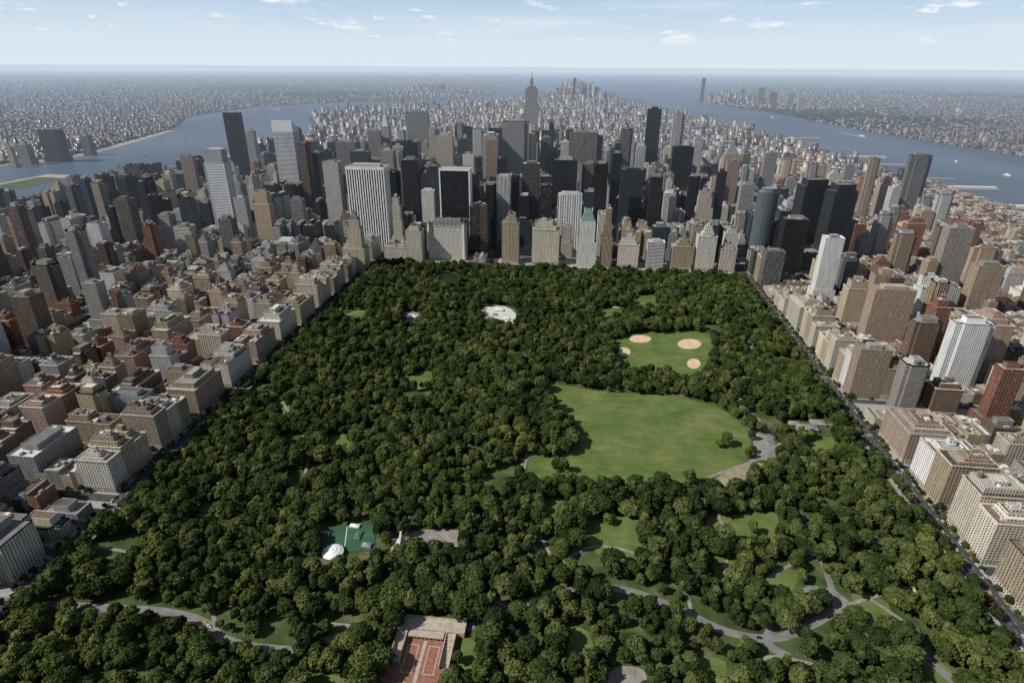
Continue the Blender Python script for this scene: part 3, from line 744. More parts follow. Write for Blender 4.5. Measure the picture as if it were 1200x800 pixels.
slabs("pavement",pave,.15,mside)
for q in np.arange(230,1345,8.5):
    for xx in (-470,379.5,-490.5,400.5):
        if R_()<.75: street_tree.append((xx+U(-.6,.6),q+U(-2,2),U(.6,.95) if xx in(-470,379.5) else U(.35,.55)))
for q in np.arange(-460,376,9):
    if R_()<.8: street_tree.append((q,1346.5,U(.6,.9)))

# ---------------------------------------------------------------- far districts in one mesh each (numpy)
def boxes(name,cx,cy,w,d,h,col,wp,z0=-2.0,rv=(.07,.13,.2,.3,.42)):
    n=len(cx); X0=cx-w/2;X1=cx+w/2;Y0=cy-d/2;Y1=cy+d/2; z=np.full(n,z0)
    V=np.stack([np.stack([X0,Y0,z],1),np.stack([X1,Y0,z],1),np.stack([X1,Y1,z],1),np.stack([X0,Y1,z],1),
       np.stack([X0,Y0,h],1),np.stack([X1,Y0,h],1),np.stack([X1,Y1,h],1),np.stack([X0,Y1,h],1)],1).reshape(-1,3)
    fi=np.array([[0,1,5,4],[1,2,6,5],[2,3,7,6],[3,0,4,7],[4,5,6,7]])
    Fc=(fi[None]+8*np.arange(n)[:,None,None]).reshape(-1,4)
    me=bpy.data.meshes.new(name); me.vertices.add(len(V)); me.vertices.foreach_set('co',V.astype(np.float32).ravel())
    me.loops.add(Fc.size); me.loops.foreach_set('vertex_index',Fc.astype(np.int32).ravel())
    me.polygons.add(len(Fc)); me.polygons.foreach_set('loop_start',np.arange(0,Fc.size,4,dtype=np.int32))
    me.materials.append(mf); me.materials.append(mr)
    me.polygons.foreach_set('material_index',np.tile([0,0,0,0,1],n).astype(np.int32)); me.update(calc_edges=True)
    uv=np.zeros((n,5,4,2),np.float32)
    for k,L in enumerate((w,d,w,d)):
        uv[:,k,1,0]=L; uv[:,k,2,0]=L; uv[:,k,2,1]=h; uv[:,k,3,1]=h
    u=me.uv_layers.new(name="uv"); u.data.foreach_set('uv',uv.ravel())
    C=np.repeat(col[:,None,:],5,1).copy(); C[:,4,:3]=rng.choice(rv,(n,1))*np.array([1,.96,.9])
    at=me.attributes.new("bcol",'FLOAT_COLOR','FACE'); at.data.foreach_set('color',C.astype(np.float32).ravel())
    W=np.repeat(wp[:,None,:],5,1); at=me.attributes.new("wp",'FLOAT_COLOR','FACE'); at.data.foreach_set('color',W.astype(np.float32).ravel())
    o=bpy.data.objects.new(name,me); SC.collection.objects.link(o)
def cols(n,pal):
    p=np.array(pal)[rng.integers(0,len(pal),n)]; p=p*rng.uniform(.8,1.15,(n,1)); return np.concatenate([p,np.zeros((n,1))],1)
def wps(n):
    o=np.zeros((n,4)); o[:,0]=rng.uniform(3,4,n); o[:,1]=rng.uniform(3.1,3.8,n); o[:,2]=rng.choice([.42,.5,1.01],n); o[:,3]=rng.choice([.5,.6,1.0],n); o[:,3]=np.where(o[:,2]>1,.5,o[:,3]); return o
PAL=[LIME,TAN,RED,BROWN,GREY,TAN,SLATE,CREAM,BROWN,DARK,SLATE,GREY]
gx=[];gy=[];gw=[];gd=[]
y=2741.0
while y<9400:
    x=-2600.0
    while x<1600:
        w=rng.uniform(16,38)
        if (x%140)>18:
            for q in (0,1):
                if rng.random()<.93: gx.append(x+w/2);gy.append(y+14+q*32);gw.append(w-.6);gd.append(rng.uniform(22,30))
        x+=w
    y+=80.5
gx,gy,gw,gd=map(np.array,(gx,gy,gw,gd))
k=inpoly(gx,gy,MANH)&inpoly(gx+60,gy+40,MANH)&inpoly(gx-60,gy+40,MANH); gx,gy,gw,gd=gx[k],gy[k],gw[k],gd[k]; n=len(gx)
r=rng.random(n); hh=14+16*rng.random(n)
mid=np.exp(-((gx+250)/600)**2)*np.clip(1-(gy-2747)/1300,0,1)
hh=np.maximum(hh,mid*(30+130*r**1.6)); 
hh=np.where((r>.93),hh+rng.uniform(20,60,n),hh)
dt=np.exp(-((gx+80)/430)**2)*np.exp(-((gy-8500)/620)**2); hh=hh+dt*(40+260*rng.random(n)**2)
m2=np.exp(-((gx+350)/250)**2)*np.exp(-((gy-4300)/350)**2); hh=hh+m2*(90*rng.random(n)**2)
boxes("distant_manhattan_blocks",gx,gy,gw,gd,hh,cols(n,PAL),wps(n),0)
# boroughs and New Jersey
N=150000
rr=np.exp(rng.uniform(np.log(2300),np.log(30000),N)); an=rng.uniform(-.92,.78,N)
bx=rr*np.sin(an); by=rr*np.cos(an)
k=(~inpoly(bx,by,WAT))&(~inpoly(bx,by,MANH))&~((abs(bx)<2600)&(by<2600)); bx,by=bx[k],by[k]; n=len(bx); rr=rr[k]
clus=np.sin(bx/730+1.3)*np.sin(by/910)+.6*np.sin(bx/310)*np.cos(by/270+2)+.9*np.sin(bx/2300+by/1700)
k=clus+rng.random(n)*1.6>.2; bx,by,rr=bx[k],by[k],rr[k]; n=len(bx)
gs=80; by=np.round(by/gs)*gs+rng.uniform(-14,14,n)
sw=rng.uniform(9,34,n)*np.clip(rr/7000,.8,2.0); sd=rng.uniform(9,26,n)*np.clip(rr/7000,.8,2.0)
r=rng.random(n); hh=6+8*rng.random(n); hh=np.where(r>.975,rng.uniform(22,60,n),hh)
big=r<.03; sw=np.where(big,sw*2.8,sw); sd=np.where(big,sd*2.2,sd)
def clust(cx,cy,s,a):
    global hh
    hh=hh+np.exp(-((bx-cx)**2+(by-cy)**2)/s**2)*a*rng.random(n)**2.2
clust(-2500,10800,700,170); clust(1950,9000,500,190); clust(2300,7600,400,90); clust(-2900,3200,250,60)
boxes("distant_borough_blocks",bx,by,sw,sd,hh,cols(n,[TAN,RED,BROWN,SLATE,BROWN,(.22,.18,.15),(.2,.17,.155),(.26,.25,.24),(.38,.35,.3)]),wps(n),-3,(.05,.08,.12,.16,.22,.34))
def gtower(name,px,pyb,pyt,wpx,style,base,depth=30):
    X,Y=G(px,pyb); 
    d=ray(px,pyt); t=Y/d.y; h=HC+d.z*t; w=wpx*t/F; mb=MB(X,Y); modern(mb,(X-w/2,Y,X+w/2,Y+max(depth,w*.7)),h,base,style); mb.done(name)
for a in ((63,190,153,24,'glass',(.1,.07,.06)),(30,193,170,16,'band',GREY),(103,182,160,12,'grid',BROWN),(15,196,172,10,'grid',TAN),(822,119,92,5,'glass',(.12,.14,.16)),
          (868,121,104,7,'grid',GREY),(890,124,103,8,'band',TAN),(905,125,108,9,'grid',RED),(925,128,110,8,'stripe',GREY),(850,118,106,6,'glass',DARK),(938,130,114,9,'grid',BUFF)):
    gtower("waterfront_tower",*a)

mtan=simple("shoreline_bank",(.3,.26,.19),(.42,.37,.28),.02)
def band(name,pts,w,z,mat):
    k=len(pathpts); ribbon(name,pts,w,z,mat); del pathpts[k:]
band("shoreline_bank",[(-2760,2000),(-2730,2600),(-2625,3000),(-2980,4300)],60,-1.8,mtan)
mgreen=simple("island_grass",(.04,.07,.02),(.09,.11,.05),.02)
band("river_island",[(-2230,-200),(-2220,1500),(-2200,2350)],150,-1.5,mgreen); band("island_bank",[(-2235,1500),(-2215,2420)],170,-1.7,mtan)
for i,yy in enumerate([1500,1640,1780,1930,2080,2230,2600,2850,3200,3500,3900,4400]):
    xs=1488-(max(0,yy-2357))*.06; mb=MB(xs,yy); L=U(170,260); w=U(22,34)
    mb.box(xs-10,yy,xs+L,yy+w,-3,1.2,(.28,.27,.25,1))
    if i%3!=1: 
        mb.block(rect(xs+5,yy+4,xs+L-14,yy+w-4),1.2,10,jit(random.choice([WHITE,GREY,TAN])),(5,4,.5,.4),jit(WHITE),0)
    mb.done("river_pier")
def boat(px,py,L,ang):
    x,y=G(px,py,-2); mb=MB(x,y); q=L/2
    hull=[(x-q,y-L*.12),(x+q*.6,y-L*.12),(x+q,y),(x+q*.6,y+L*.12),(x-q,y+L*.12)]
    mb.walls(hull,-2,1.5,(.5,.5,.5,1),(3,3,0,0),1); mb.cap(hull,1.5,(.6,.6,.58,1)); mb.box(x-q*.8,y-L*.09,x+q*.4,y+L*.09,1.5,5,(.75,.75,.73,1),wp=(2,3,.6,.4),mat=0); mb.box(x-q*.1,y-L*.06,x+q*.3,y+L*.06,5,8,(.75,.75,.73,1))
    ob=mb.done("ferry_boat"); ob.rotation_euler[2]=ang; ob.location[0]=x
for b_ in ((328,128,60,1.3),(215,160,35,1.0),(300,133,30,.9),(1010,160,60,2.1),(905,138,70,1.7),(745,104,120,.4),(1120,190,40,1.2),(170,182,30,.4),(800,96,200,.2),(1180,206,45,1.8)): boat(*b_)
mfoam=simple("wake_foam",(.4,.45,.5),(.7,.72,.75),.1)
x,y=G(328,128); band("boat_wake",[(x,y),(x+8,y-90),(x+25,y-220)],14,-1.8,mfoam)
x,y=G(1010,160); band("boat_wake",[(x,y),(x-20,y+120),(x-30,y+260)],9,-1.8,mfoam)

# ---------------------------------------------------------------- park structures
x0,x1=-133,-82
mbrick=simple("terrace_brick",(.20,.085,.055),(.31,.15,.105),.35); mstone=simple("terrace_stone",(.32,.275,.215),(.45,.39,.31),.3)
def boxset(name,lst,parent=None):
    par=bpy.data.objects.new(name,None); SC.collection.objects.link(par)
    for (pn,(a,b,c,d,z0,z1),m) in lst:
        me=bpy.data.meshes.new(pn); bm=bmesh.new(); bmesh.ops.create_cube(bm,size=1)
        for v in bm.verts: v.co=Vector(((a+c)/2+v.co.x*(c-a),(b+d)/2+v.co.y*(d-b),(z0+z1)/2+v.co.z*(z1-z0)))
        bm.to_mesh(me); bm.free(); me.materials.append(m); o=bpy.data.objects.new(pn,me); SC.collection.objects.link(o); o.parent=par
L=[("lower_terrace",(x0,250,x1,344,0,.4),mbrick)]
mx=(x0+x1)/2
L.append(("paving_axis",(mx-1.4,251,mx+1.4,338,.3,.43),mstone))
for (a,b) in ((x0+12,mx-4),(mx+4,x1-12)):      # two framed panels, one either side of the axis
    for (c_,d_) in ((308,334),(272,300)):
        L+= [("panel_border",(a,c_,b,c_+.9,.3,.45),mstone),("panel_border",(a,d_-.9,b,d_,.3,.45),mstone),("panel_border",(a,c_+.92,a+.9,d_-.92,.3,.45),mstone),("panel_border",(b-.9,c_+.92,b,d_-.92,.3,.45),mstone)]
for sx_ in (0,1):
    a=x0+1.5 if sx_==0 else x1-8.5
    for k in range(10): L.append(("stair",(a,316+k*2.8,a+7,344.2-.01*k,.4+.4*k,.4+.4*(k+1)),mstone))
    L.append(("balustrade",(a-.8,314,a-.02,344,.4,5.4),mstone)); L.append(("balustrade",(a+7.02,314,a+7.8,344,.4,5.4),mstone))
for k in range(9): 
    xx=x0+11+k*3.3; L.append(("arcade_pier",(xx,339,xx+1,344,.4,4.0),mstone))
L.append(("arcade_roof",(x0+10.6,338,x1-10.6,344.1,4.0,5.0),mstone)); L.append(("upper_terrace",(x0-6,344.3,x1+6,358,0,4.8),mstone))
for k in range(2): L.append(("parapet",(x0-6,344.4+13*k,x1+6,345+12.9*k,4.8,5.9),mstone))
for q in (268,300,330):
    for xx in (x0-1.2,x1+.2): L.append(("lamp_plinth",(xx,q,xx+1,q+1,0,2.2),mstone))
boxset("bethesda_terrace",L); excl.append([(x0-2,240),(x1+2,240),(x1+3,361),(x0-3,361)])
mcourt=simple("court_green",(.03,.085,.045),(.045,.115,.06),.05); mwht,nt=newmat("white_fabric"); OUT(nt,PRIN(nt,(.78,.78,.76),.6,.3))
cp=[G(374,616),(G(438,614)),(G(440,638,8)),(G(374,640,8))]; sheet("sports_court",cp,.5,mcourt); excl.append([G(370,612),G(440,611),G(444,648,8),G(370,666,8)])
xa,ya=G(404,640); xb,yb=G(407,617); band("court_line",[(xa,ya),(xb,yb)],.6,.55,mwht)
for (px,py,w_,d_,h_,c_) in ((416,617,10,5,3,WHITE),(430,640,9,6,3.5,GREY),(382,625,8,4,3,TAN),(420,628,6,12,2.5,(.1,.2,.12))):
    X,Y=G(px,py); mb=MB(X,Y); mb.box(X-w_/2,Y-d_/2,X+w_/2,Y+d_/2,.5,h_*.7,jit(c_)); mb.pyramid(rect(X-w_/2-.3,Y-d_/2-.3,X+w_/2+.3,Y+d_/2+.3),h_*.7,h_+.5,jit(c_),.2); mb.done("stage_canopy")
tx,ty=G(390,646,4)
bm=bmesh.new(); R0=10.5; rings=6; seg=24; prev=None
for k in range(rings+1):
    a=k/rings; rad=R0*(1-a); z=4+3.2*(math.sin(a*math.pi/2))+ .25*math.sin(a*20)
    ring=[bm.verts.new((tx+rad*math.cos(2*math.pi*i/seg),ty+rad*math.sin(2*math.pi*i/seg),z)) for i in range(seg)] if k<rings else [bm.verts.new((tx,ty,8))]
    if prev:
        for i in range(seg):
            j=(i+1)%seg
            if len(ring)>1: bm.faces.new((prev[i],prev[j],ring[j],ring[i]))
            else: bm.faces.new((prev[i],prev[j],ring[0]))
    prev=ring
for i in range(0,seg,3):
    a=2*math.pi*i/seg; c,s=math.cos(a)*R0*.97,math.sin(a)*R0*.97
    bmesh.ops.create_cone(bm,segments=6,radius1=.15,radius2=.15,depth=4,matrix=Matrix.Translation((tx+c,ty+s,2)),cap_ends=True)
me=bpy.data.meshes.new("event_tent"); bm.to_mesh(me); bm.free(); me.materials.append(mwht); o=bpy.data.objects.new("event_tent",me); SC.collection.objects.link(o)
bx_,by_=G(470,640); bm=bmesh.new(); bmesh.ops.create_uvsphere(bm,u_segments=24,v_segments=14,radius=8)
bmesh.ops.delete(bm,geom=[v for v in bm.verts if v.co.z<-.1 or v.co.x>.3],context='VERTS')
for v in bm.verts: v.co.z+=1.2
bmesh.ops.create_cube(bm,size=1,matrix=Matrix.Translation((-2,0,.6))@Matrix.Diagonal((14,20,1.2,1)))
for yy in (-8.9,8.9): bmesh.ops.create_cube(bm,size=1,matrix=Matrix.Translation((-.5,yy,5))@Matrix.Diagonal((2,1.6,8,1)))
bmesh.ops.create_cube(bm,size=1,matrix=Matrix.Translation((-.4,0,10))@Matrix.Diagonal((1.8,19,1.8,1)))
me=bpy.data.meshes.new("bandshell"); bm.to_mesh(me); bm.free(); me.materials.append(simple("cast_stone",(.5,.47,.4),(.62,.58,.5),.3)); o=bpy.data.objects.new("bandshell",me); o.location=(bx_,by_,0); o.rotation_euler[2]=.2; SC.collection.objects.link(o)
excl.append([(bx_-12,by_-14),(bx_+12,by_-14),(bx_+12,by_+12),(bx_-12,by_+12)])
for (px,py,w,d,h,c) in ((483,372,18,12,6,WHITE),(585,364,16,8,5,WHITE),(574,373,10,8,4,TAN),(594,374,10,6,4,WHITE),(580,369,8,5,3,(.25,.4,.45)),(722,362,14,10,5,GREY),(945,503,26,14,7,GREY),(958,497,18,14,6,(.3,.3,.28)),(930,498,14,10,6,BROWN),(420,385,12,16,8,(.4,.42,.38)),(468,384,24,9,5,LIME),(1068,742,12,8,5,TAN),(660,345,10,8,6,GREY)):
    X,Y=G(px,py); mb=MB(X,Y); r=(X-w/2,Y-d/2,X+w/2,Y+d/2); mb.walls(rect(*r),0,h*.6,jit(c),(3,3,.4,.5)); mb.pyramid(rect(*ins(r,-.8)),h*.6,h,jit((.22,.22,.2) if c!=WHITE else WHITE),.25); mb.done("park_pavilion"); excl.append([(r[0]-4,r[1]-12),(r[2]+4,r[1]-12),(r[2]+4,r[3]+3),(r[0]-4,r[3]+3)])

# ---------------------------------------------------------------- trees
mt,nt=newmat("foliage"); oi=nt.nodes.new('ShaderNodeObjectInfo'); tn=ATTR(nt,"tint")
k=M(nt,'ADD',M(nt,'MULTIPLY',tn.outputs['Fac'],.42),M(nt,'MULTIPLY',oi.outputs['Random'],.58))
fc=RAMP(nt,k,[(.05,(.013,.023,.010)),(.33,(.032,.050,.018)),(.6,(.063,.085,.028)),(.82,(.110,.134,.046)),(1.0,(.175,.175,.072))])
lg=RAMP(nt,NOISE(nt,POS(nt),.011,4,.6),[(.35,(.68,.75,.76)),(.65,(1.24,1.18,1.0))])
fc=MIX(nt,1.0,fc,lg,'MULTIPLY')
df=nt.nodes.new('ShaderNodeBsdfDiffuse'); nt.links.new(fc,df.inputs[0]); tr=nt.nodes.new('ShaderNodeBsdfTranslucent'); nt.links.new(fc,tr.inputs[0])
mxs=nt.nodes.new('ShaderNodeMixShader'); mxs.inputs[0].default_value=.12; nt.links.new(df.outputs[0],mxs.inputs[1]); nt.links.new(tr.outputs[0],mxs.inputs[2]); OUT(nt,mxs.outputs[0])
mbark=simple("bark",(.06,.045,.03),(.12,.09,.065),.8)
bmi=bmesh.new(); bmesh.ops.create_icosphere(bmi,subdivisions=1,radius=1); icv=np.array([v.co[:] for v in bmi.verts]); icf=[tuple(v.index for v in f.verts) for f in bmi.faces]; bmi.free()
def tree_mesh(i,R,H,sq,n):
    r=np.random.default_rng(100+i); V=[];Fc=[];T=[];MI=[]
    def cone(p,q,ra,rb):
        p=np.array(p);q=np.array(q);d=(q-p);d=d/np.linalg.norm(d);a=np.cross(d,[.3,.9,.1]);a/=np.linalg.norm(a);b=np.cross(d,a);s=len(V)
        for P_,rd in ((p,ra),(q,rb)):
            for t in range(6): V.append(tuple(P_+rd*(a*math.cos(t*math.pi/3)+b*math.sin(t*math.pi/3))))
        for t in range(6): Fc.append((s+t,s+(t+1)%6,s+6+(t+1)%6,s+6+t)); T.append(.3); MI.append(1)
    cone((0,0,-.3),(0,0,H*.5),.5,.25)
    for t in range(5):
        a=t*1.26+r.uniform(0,.5); cone((0,0,H*(.28+.04*t)),(math.cos(a)*R*.6,math.sin(a)*R*.6,H*.62),.2,.06)
    lob=[r.uniform(.7,1.25) for _ in range(7)]
    for c in range(n):
        z=1-(c+.5)/n*1.35; ph=c*2.39996+r.uniform(-.3,.3); rr_=math.sqrt(max(0,1-z*z)); L_=lob[int((ph%(2*math.pi))/(2*math.pi)*7)]*r.uniform(.8,1.1)
        d=np.array([rr_*math.cos(ph),rr_*math.sin(ph),z]); ctr=np.array([0,0,H*.58])+d*np.array([R*.72*L_,R*.72*L_,H*.33*sq*r.uniform(.8,1.2)])
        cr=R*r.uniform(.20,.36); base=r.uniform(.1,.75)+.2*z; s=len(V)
        jv=icv*(1+r.uniform(-.3,.3,(len(icv),1)))*cr*np.array([1,1,.8])+ctr
        V.extend(map(tuple,jv))
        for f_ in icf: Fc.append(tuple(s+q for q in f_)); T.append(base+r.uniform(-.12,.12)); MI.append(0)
        for q in range(24):
            u=r.normal(size=3); u/=np.linalg.norm(u)
            if u[2]<-.5: u[2]*=-1
            p=ctr+u*cr*r.uniform(.9,1.32)*np.array([1,1,.85]); nn=u+r.normal(size=3)*.45+np.array([0,0,.3]); nn/=np.linalg.norm(nn)
            a=np.cross(nn,r.normal(size=3)); a/=np.linalg.norm(a); b=np.cross(nn,a); sz=r.uniform(.35,.75); s=len(V)
            for (e,g) in ((-1,-.7),(.8,-1),(1,.8),(-.7,1)): V.append(tuple(p+a*e*sz+b*g*sz))
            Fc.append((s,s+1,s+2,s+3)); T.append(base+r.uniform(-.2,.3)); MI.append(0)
    me=bpy.data.meshes.new("tree"); me.from_pydata(V,[],Fc); me.materials.append(mt); me.materials.append(mbark); me.polygons.foreach_set('material_index',MI)
    at=me.attributes.new("tint",'FLOAT','FACE'); at.data.foreach_set('value',np.clip(T,0,1).astype(np.float32)); return me
pc=bpy.data.collections.new("tree_kinds")
for i,(R0,H0,sq,n) in enumerate([(6,14,1,32),(6.8,13,.85,36),(5,15,1.15,28),(7.2,15,.95,40),(5.6,12.5,1,28),(6.3,16,1.05,34),(4.2,13,1.2,22),(6.6,14.5,1.1,34)]):
    o=bpy.data.objects.new("deciduous_tree_%d"%i,tree_mesh(i,R0,H0,sq,n)); pc.objects.link(o)
def instancer(name,coll,P3,S3,RZ,VID):
    me=bpy.data.meshes.new(name); n=len(P3); me.vertices.add(n); me.vertices.foreach_set('co',np.asarray(P3,np.float32).ravel())
    at=me.attributes.new("sc",'FLOAT_VECTOR','POINT'); at.data.foreach_set('vector',np.asarray(S3,np.float32).ravel())
    ro=np.zeros((n,3),np.float32); ro[:,2]=RZ; at=me.attributes.new("ro",'FLOAT_VECTOR','POINT'); at.data.foreach_set('vector',ro.ravel())
    at=me.attributes.new("vid",'INT','POINT'); at.data.foreach_set('value',np.asarray(VID,np.int32))
    o=bpy.data.objects.new(name,me); SC.collection.objects.link(o)
    g=bpy.data.node_groups.new(name,'GeometryNodeTree'); g.interface.new_socket("Geometry",in_out='INPUT',socket_type='NodeSocketGeometry'); g.interface.new_socket("Geometry",in_out='OUTPUT',socket_type='NodeSocketGeometry')
    gi=g.nodes.new('NodeGroupInput'); go=g.nodes.new('NodeGroupOutput'); ip=g.nodes.new('GeometryNodeInstanceOnPoints'); ci=g.nodes.new('GeometryNodeCollectionInfo')
    ci.inputs['Collection'].default_value=coll; ci.inputs['Separate Children'].default_value=True; ci.inputs['Reset Children'].default_value=True
    def na(nm,t):
        q=g.nodes.new('GeometryNodeInputNamedAttribute'); q.data_type=t; q.inputs['Name'].default_value=nm; return q.outputs['Attribute']
    ip.inputs['Pick Instance'].default_value=True
    g.links.new(gi.outputs[0],ip.inputs['Points']); g.links.new(ci.outputs[0],ip.inputs['Instance']); g.links.new(na("vid",'INT'),ip.inputs['Instance Index'])
    g.links.new(na("ro",'FLOAT_VECTOR'),ip.inputs['Rotation']); g.links.new(na("sc",'FLOAT_VECTOR'),ip.inputs['Scale']); g.links.new(ip.outputs[0],go.inputs[0])
    md=o.modifiers.new("instances",'NODES'); md.node_group=g; return o
sp=9.4; XX,YY=np.meshgrid(np.arange(PX0+6,PX1-5,sp),np.arange(150,PY1-4,sp)); XX=XX.ravel()+rng.uniform(-4.2,4.2,XX.size); YY=YY.ravel()+rng.uniform(-4.2,4.2,XX.size)
ok=np.ones(XX.size,bool)
for e in excl: ok&=~inpoly(XX,YY,e)
pa=np.array(pathpts)
for i in range(0,len(pa)):
    if pa[i,2]>0: ok&=((XX-pa[i,0])**2+(YY-pa[i,1])**2)>pa[i,2]**2
cl=np.sin(XX/37+1)*np.sin(YY/53+.5)+.7*np.sin(XX/19+YY/23)+.5*np.sin(YY/13-XX/29)
ok&=(cl+rng.normal(0,.3,XX.size))<1.3
ok&=rng.random(XX.size)>.05
XX,YY=XX[ok],YY[ok]
extra=[(843,524),(850,522),(700,590),(712,613),(880,625),(590,500)]
ex=np.array([G(a,b) for a,b in extra]); XX=np.concatenate([XX,ex[:,0]]); YY=np.concatenate([YY,ex[:,1]])
n=len(XX); s=(.7+.85*rng.random(n)**1.3)*(1+.2*np.sin(XX/61)*np.sin(YY/71)); sz=s**.7*rng.uniform(.82,1.25,n)
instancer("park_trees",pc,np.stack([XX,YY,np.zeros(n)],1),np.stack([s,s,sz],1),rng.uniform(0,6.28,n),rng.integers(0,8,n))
st=np.array(street_tree); n=len(st); instancer("street_trees",pc,np.stack([st[:,0],st[:,1],np.zeros(n)],1),np.repeat(st[:,2:3],3,1),rng.uniform(0,6.28,n),rng.integers(0,8,n))
rr=np.exp(rng.uniform(np.log(2500),np.log(16000),36000)); an=rng.uniform(-.9,.75,36000); tx_=rr*np.sin(an); ty_=rr*np.cos(an)
k=(~inpoly(tx_,ty_,WAT))&(~inpoly(tx_,ty_,MANH))&~((abs(tx_)<2600)&(ty_<2600)); tx_,ty_,rr=tx_[k],ty_[k],rr[k]; n=len(tx_); s=rng.uniform(.9,1.6,n)*np.clip(rr/5000,.7,2.5)
instancer("distant_trees",pc,np.stack([tx_,ty_,np.full(n,-3.)],1),np.stack([s*1.5,s*1.5,np.full(n,.9)],1),rng.uniform(0,6.28,n),rng.integers(0,8,n))
print("trees",len(XX),len(st),n)

# ---------------------------------------------------------------- cars
mp,nt=newmat("car_paint"); oi=nt.nodes.new('ShaderNodeObjectInfo'); rp=nt.nodes.new('ShaderNodeValToRGB'); rp.color_ramp.interpolation='CONSTANT'; e=rp.color_ramp.elements
cl_=[(0,(.6,.38,.05)),(.09,(.6,.6,.6)),(.4,(.02,.02,.025)),(.66,(.3,.31,.33)),(.87,(.22,.03,.03)),(.92,(.04,.06,.15))]
while len(e)<len(cl_): e.new(.5)
for i,(p_,c_) in enumerate(cl_): e[i].position=p_; e[i].color=(*c_,1)
nt.links.new(oi.outputs['Random'],rp.inputs[0]); OUT(nt,PRIN(nt,rp.outputs[0],.3,.5))
mgl,nt=newmat("car_glass"); OUT(nt,PRIN(nt,(.015,.017,.02),.1,.6)); mty,nt=newmat("tyre"); OUT(nt,PRIN(nt,(.02,.02,.02),.9,.1))
def carmesh(Lc,Hc):
    bm=bmesh.new(); hw=.9
    prof=[(-Lc/2,.35),(Lc/2,.35),(Lc/2,.75),(Lc*.22,.95),(-Lc*.4,.98),(-Lc/2,.85)]
    cab=[(Lc*.2,.95),(Lc*.06,Hc),(-Lc*.28,Hc),(-Lc*.4,.97)]
    for pr,w,mi in ((prof,hw,0),(cab,hw*.84,1)):
        a=[bm.verts.new((-w,p,q)) for p,q in pr]; b=[bm.verts.new((w,p,q)) for p,q in pr]; fs=[bm.faces.new(a),bm.faces.new(b[::-1])]
        for i in range(len(pr)): fs.append(bm.faces.new((a[i],b[i],b[(i+1)%len(pr)],a[(i+1)%len(pr)])))
        for f_ in fs: f_.material_index=mi
    v=[bm.verts.new(c) for c in ((-.72,Lc*.05,Hc+.01),(.72,Lc*.05,Hc+.01),(.72,-Lc*.27,Hc+.01),(-.72,-Lc*.27,Hc+.01))]; bm.faces.new(v[::-1]).material_index=0
    for sx_ in (-.85,.85):
        for sy in (-Lc*.3,Lc*.3):
            g=bmesh.ops.create_cone(bm,segments=10,radius1=.34,radius2=.34,depth=.22,cap_ends=True,matrix=Matrix.Translation((sx_,sy,.34))@Matrix.Rotation(math.pi/2,4,'Y'))
            for f_ in {f for v_ in g['verts'] for f in v_.link_faces}: f_.material_index=2
    bmesh.ops.recalc_face_normals(bm,faces=bm.faces); me=bpy.data.meshes.new("car"); bm.to_mesh(me); bm.free()
    for m_ in (mp,mgl,mty): me.materials.append(m_)
    return me
cc=bpy.data.collections.new("car_kinds")
for i,(a_,b_) in enumerate(((4.7,1.45),(5.0,1.75),(4.3,1.5))): cc.objects.link(bpy.data.objects.new("car_%d"%i,carmesh(a_,b_)))
cp=[];cr=[]
for (ax,w) in AVE_E[:5]+AVE_W[:3]:
    q=w/2-1.4
    for lane in (-q+(3.5 if ax==390 else 0),-3,2.5,q-(3.5 if ax==-480 else 0)):
        y=250
        while y<1340:
            y+=U(5.6,10) if abs(lane)>4 else U(9,45)
            if R_()<.85: cp.append((ax+lane,y,.02)); cr.append(0 if R_()<.5 else math.pi)
for d in drives[:6]:
    pts=smooth(GP(d))
    for i in range(1,len(pts)):
        if R_()<.03: cp.append((*pts[i],.25)); cr.append(math.atan2(pts[i][1]-pts[i-1][1],pts[i][0]-pts[i-1][0])-math.pi/2)
for x_ in np.arange(-460,380,8.5):
    for yy in (1352,1359,1367):
        if R_()<.6: cp.append((x_+U(-2,2),yy,.02)); cr.append(math.pi/2)
n=len(cp); instancer("street_cars",cc,cp,np.ones((n,3)),np.array(cr),rng.integers(0,3,n))
mk=simple("road_marking",(.6,.6,.58),(.75,.75,.72),.5)
marks=[]
for (ax,w) in ((-480,24),(390,24)):
    for lane in (-5,0,5):
        for q in range(250,1340,9): marks.append((ax+lane-.08,q,ax+lane+.08,q+3.5))
    for k_ in range(15):
        yc=1360-80.5*k_
        for q in range(7): marks.append((ax-9+q*2.7,yc-10,ax-8.2+q*2.7,yc-7.4))
slabs("road_markings",marks,.02,mk)

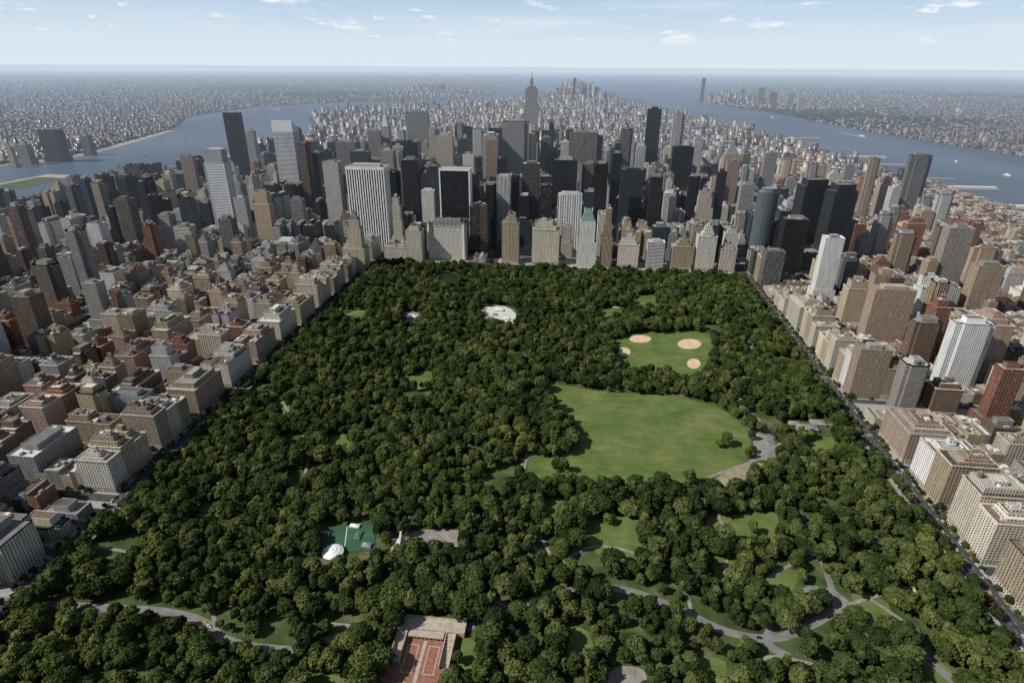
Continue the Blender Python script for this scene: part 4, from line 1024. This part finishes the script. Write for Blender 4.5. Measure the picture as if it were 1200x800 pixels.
# ---------------------------------------------------------------- light and sky
el=math.radians(42); hx,hy=-.93,-.36
sd=Vector((hx*math.cos(el),hy*math.cos(el),math.sin(el))).normalized()
sl=bpy.data.lights.new("sun",'SUN'); sl.energy=5.0; sl.angle=math.radians(.5); sl.color=(1,.96,.895); so=bpy.data.objects.new("sun",sl); so.rotation_euler=sd.to_track_quat('Z','Y').to_euler(); so.location=(0,0,900); SC.collection.objects.link(so)
W=bpy.data.worlds.new("World"); SC.world=W; W.use_nodes=True; nt=W.node_tree; nt.nodes.clear()
sk=nt.nodes.new('ShaderNodeTexSky'); sk.sky_type='NISHITA'; sk.sun_disc=False; sk.sun_elevation=el; sk.sun_rotation=math.atan2(hx,hy)%(2*math.pi); sk.altitude=400; sk.air_density=1.0; sk.dust_density=.5; sk.ozone_density=1.5
tc=nt.nodes.new('ShaderNodeTexCoord'); v=tc.outputs['Generated']
sz=nt.nodes.new('ShaderNodeSeparateXYZ'); nt.links.new(v,sz.inputs[0])
# pale summer haze low in the sky, all the way round
low=RAMP(nt,sz.outputs[2],[(0,(1,1,1)),(.08,(.85,.85,.85)),(.2,(0,0,0))])
hcol=RAMP(nt,sz.outputs[2],[(0,(.72,.80,.87)),(.03,(.70,.81,.91)),(.085,(.52,.69,.88))])
skc=MIX(nt,low,sk.outputs[0],VM(nt,'SCALE',hcol,14.3))
def clouds(sc,lo,hi,off):
    c=NOISE(nt,VM(nt,'ADD',VM(nt,'MULTIPLY',v,sc),off),1.0,10,.6)
    return RAMP(nt,c,[(lo,(0,0,0)),(hi,(1,1,1))])
c1=clouds((11,11,48),.585,.67,(3.1,0.4,1.0)); c2=clouds((26,26,80),.62,.70,(7.0,2.0,5.0))
fd=RAMP(nt,sz.outputs[2],[(.022,(0,0,0)),(.045,(1,1,1))]); thin=clouds((4,4,60),.48,.75,(0,9,2))
cf=M(nt,'MULTIPLY',M(nt,'MAXIMUM',M(nt,'MAXIMUM',M(nt,'MULTIPLY',c1,.85),M(nt,'MULTIPLY',c2,.8)),M(nt,'MULTIPLY',thin,.3)),fd)
bg=nt.nodes.new('ShaderNodeBackground'); bg.inputs[1].default_value=.07
nt.links.new(MIX(nt,cf,skc,(13.6,13.8,14.0)),bg.inputs[0])
wo=nt.nodes.new('ShaderNodeOutputWorld'); nt.links.new(bg.outputs[0],wo.inputs[0])
print("objects",len(bpy.data.objects))
